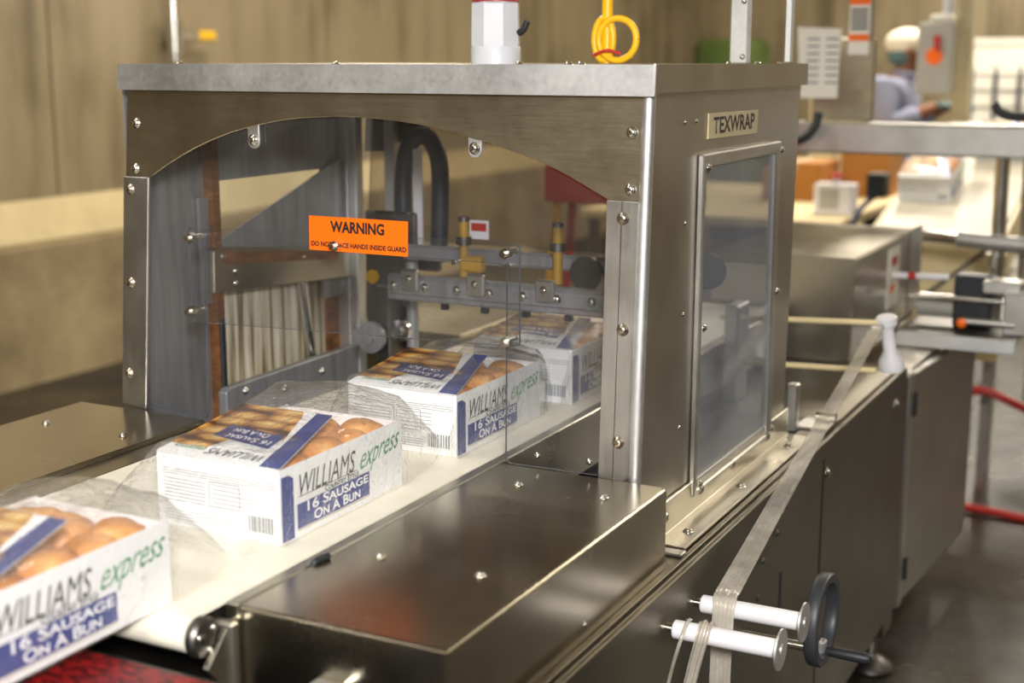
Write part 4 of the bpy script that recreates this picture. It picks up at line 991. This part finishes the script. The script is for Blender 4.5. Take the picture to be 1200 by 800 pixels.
# red hose on the floor
rh = tube('air_hose', [(-0.80, 4.40, 0.44), (-0.70, 4.45, 0.455), (-0.64, 4.48, 0.47), (-0.55, 4.5, 0.44), (-0.45, 4.55, 0.37), (-0.36, 4.6, 0.22), (-0.36, 4.62, 0.08), (-0.46, 4.65, 0.018), (-0.62, 4.67, 0.017), (-0.80, 4.68, 0.017), (-0.95, 4.6, 0.017)], 0.014, M_RED)
tag(rh, 'red air hose looping beside the cabinet door onto the floor', 'hose')
bl = thing('blue_bin', (-0.3, 5.4, 0), 'dark blue bin standing at the right edge behind the hose', 'bin')
boxes('bin', [(-0.40, -0.18, 5.3, 5.6, 0.0, 0.74)], M_BLUE, bl, 0.01); boxes('rim', [(-0.42, -0.16, 5.28, 5.62, 0.74, 0.76)], M_BLUE, bl, 0.005)

# ------------------------------------------------------------------ worker
def skin_mesh(name, verts, edges, radii, mat, parent, root=0, sub=2):
    me = bpy.data.meshes.new(name); me.from_pydata(verts, edges, []); me.update()
    o = link(name, me, mat, parent)
    m = o.modifiers.new('skin', 'SKIN'); m.use_smooth_shade = True
    sv = me.skin_vertices[0].data
    for i, r_ in enumerate(radii): sv[i].radius = r_ if isinstance(r_, tuple) else (r_, r_); sv[i].use_root = (i == root)
    s = o.modifiers.new('sub', 'SUBSURF'); s.levels = sub; s.render_levels = sub
    return o
PX, PY = -1.60, 7.5
wk = thing('person', (PX, PY, 0), 'worker in pale blue coat and white cap reaching right behind the cross rail', 'person')
def W_(x, y, z): return (PX + x, PY + y, z)     # x is forward (to the right in the picture)
def figure(grow, only=None):
    V = [W_(-.04, 0, .88), W_(-.03, 0, 1.05), W_(-.02, 0, 1.22), W_(.0, 0, 1.33), W_(.03, 0, 1.41), W_(.06, 0, 1.47), W_(.09, 0, 1.545), W_(.085, 0, 1.60),
         W_(-.02, -.19, 1.34), W_(.01, -.23, 1.17), W_(.18, -.16, 1.24), W_(.24, -.13, 1.27),
         W_(-.02, .19, 1.34), W_(.02, .23, 1.17), W_(.20, .16, 1.24), W_(.26, .13, 1.27),
         W_(-.04, -.10, .82), W_(-.02, -.11, .47), W_(-.05, -.11, .10), W_(.08, -.11, .045),
         W_(-.04, .10, .82), W_(.0, .11, .47), W_(-.03, .11, .10), W_(.10, .11, .045)]
    Ed = [(0,1),(1,2),(2,3),(3,4),(4,5),(5,6),(6,7),(3,8),(8,9),(9,10),(10,11),(3,12),(12,13),(13,14),(14,15),(0,16),(16,17),(17,18),(18,19),(0,20),(20,21),(21,22),(22,23)]
    Rr = [.13,.125,.135,.12,.06,.052,.085,.075,.06,.045,.034,.028,.06,.045,.034,.028,.085,.06,.04,.034,.085,.06,.04,.034]
    return V, Ed, Rr
V, Ed, Rr = figure(0)
body = skin_mesh('body', V, Ed, Rr, M_SKIN, wk)
# coat: same trunk, arms and skirt, a little larger
cV = [W_(-.05, 0, .62), W_(-.04, 0, .88), W_(-.03, 0, 1.05), W_(-.02, 0, 1.22), W_(-.005, 0, 1.335), W_(.015, 0, 1.405),
      W_(-.02, -.195, 1.35), W_(.01, -.235, 1.17), W_(.17, -.165, 1.235), W_(-.02, .195, 1.35), W_(.02, .235, 1.17), W_(.19, .165, 1.235)]
skin_mesh('coat', cV, [(0,1),(1,2),(2,3),(3,4),(4,5),(4,6),(6,7),(7,8),(4,9),(9,10),(10,11)], [(.19,.17), .165, .15, .16, .145, .075, .085, .066, .05, .085, .066, .05], M_COAT, wk, 1)
skin_mesh('trousers', [W_(-.04, 0, .86), W_(-.04, -.10, .80), W_(-.02, -.11, .47), W_(-.05, -.11, .11), W_(-.04, .10, .80), W_(.0, .11, .47), W_(-.03, .11, .11)], [(0,1),(1,2),(2,3),(0,4),(4,5),(5,6)], [.14, .10, .078, .062, .10, .078, .062], M_SHADE, wk, 0)
# cap, snood, face
def blob(name, c, rx, ry, rz, mat, parent, cut=None, seg=20):
    bm = bmesh.new(); bmesh.ops.create_uvsphere(bm, u_segments=seg, v_segments=12, radius=1)
    for v in bm.verts:
        v.co = Vector((c[0] + v.co.x * rx, c[1] + v.co.y * ry, c[2] + (max(v.co.z, cut) if cut is not None else v.co.z) * rz))
    return fin(bm, name, mat, parent, True)
blob('bouffant_cap', W_(.045, 0, 1.585), .118, .10, .078, M_HAIRNET, wk, -0.6)
blob('hair', W_(.03, 0, 1.53), .085, .082, .07, M_TEALCL, wk)
blob('nose', W_(.178, 0, 1.535), .018, .014, .02, M_SKIN, wk); blob('ear', W_(.075, -.086, 1.535), .018, .01, .028, M_SKIN, wk)
for s in (-1, 1): blob('eye', W_(.163, s * .032, 1.56), .010, .012, .008, M_NYLON, wk)
blob('mouth', W_(.160, 0, 1.497), .01, .025, .006, M_RED, wk)
blob('collar', W_(.035, 0, 1.42), .075, .085, .035, M_COAT, wk)
for s, y0, x0, z0 in ((-1, -.13, .24, 1.27), (1, .13, .26, 1.27)):
    hv = [W_(x0 - .02, y0, z0), W_(x0 + .04, y0 - s * .01, z0)]; he_ = [(0, 1)]; hr = [.022, .026]
    for k, (dy, ln) in enumerate(((-.030, .062), (-.010, .072), (.010, .068), (.028, .052))):
        i = len(hv); hv += [W_(x0 + .065, y0 + dy, z0), W_(x0 + .065 + ln * .55, y0 + dy, z0 - .012), W_(x0 + .065 + ln * .8, y0 + dy, z0 - .035)]
        he_ += [(1, i), (i, i + 1), (i + 1, i + 2)]; hr += [.010, .009, .008]
    i = len(hv); hv += [W_(x0 + .03, y0 - s * .045, z0 - .005), W_(x0 + .065, y0 - s * .058, z0 - .012)]; he_ += [(0, i), (i, i + 1)]; hr += [.011, .009]
    skin_mesh('glove', hv, he_, hr, M_BLUE if False else M_TEALCL, wk, 0, 1)
for s in (-1, 1): blob('shoe', W_(.02, s * .11, .045), .13, .05, .045, M_RUB, wk)
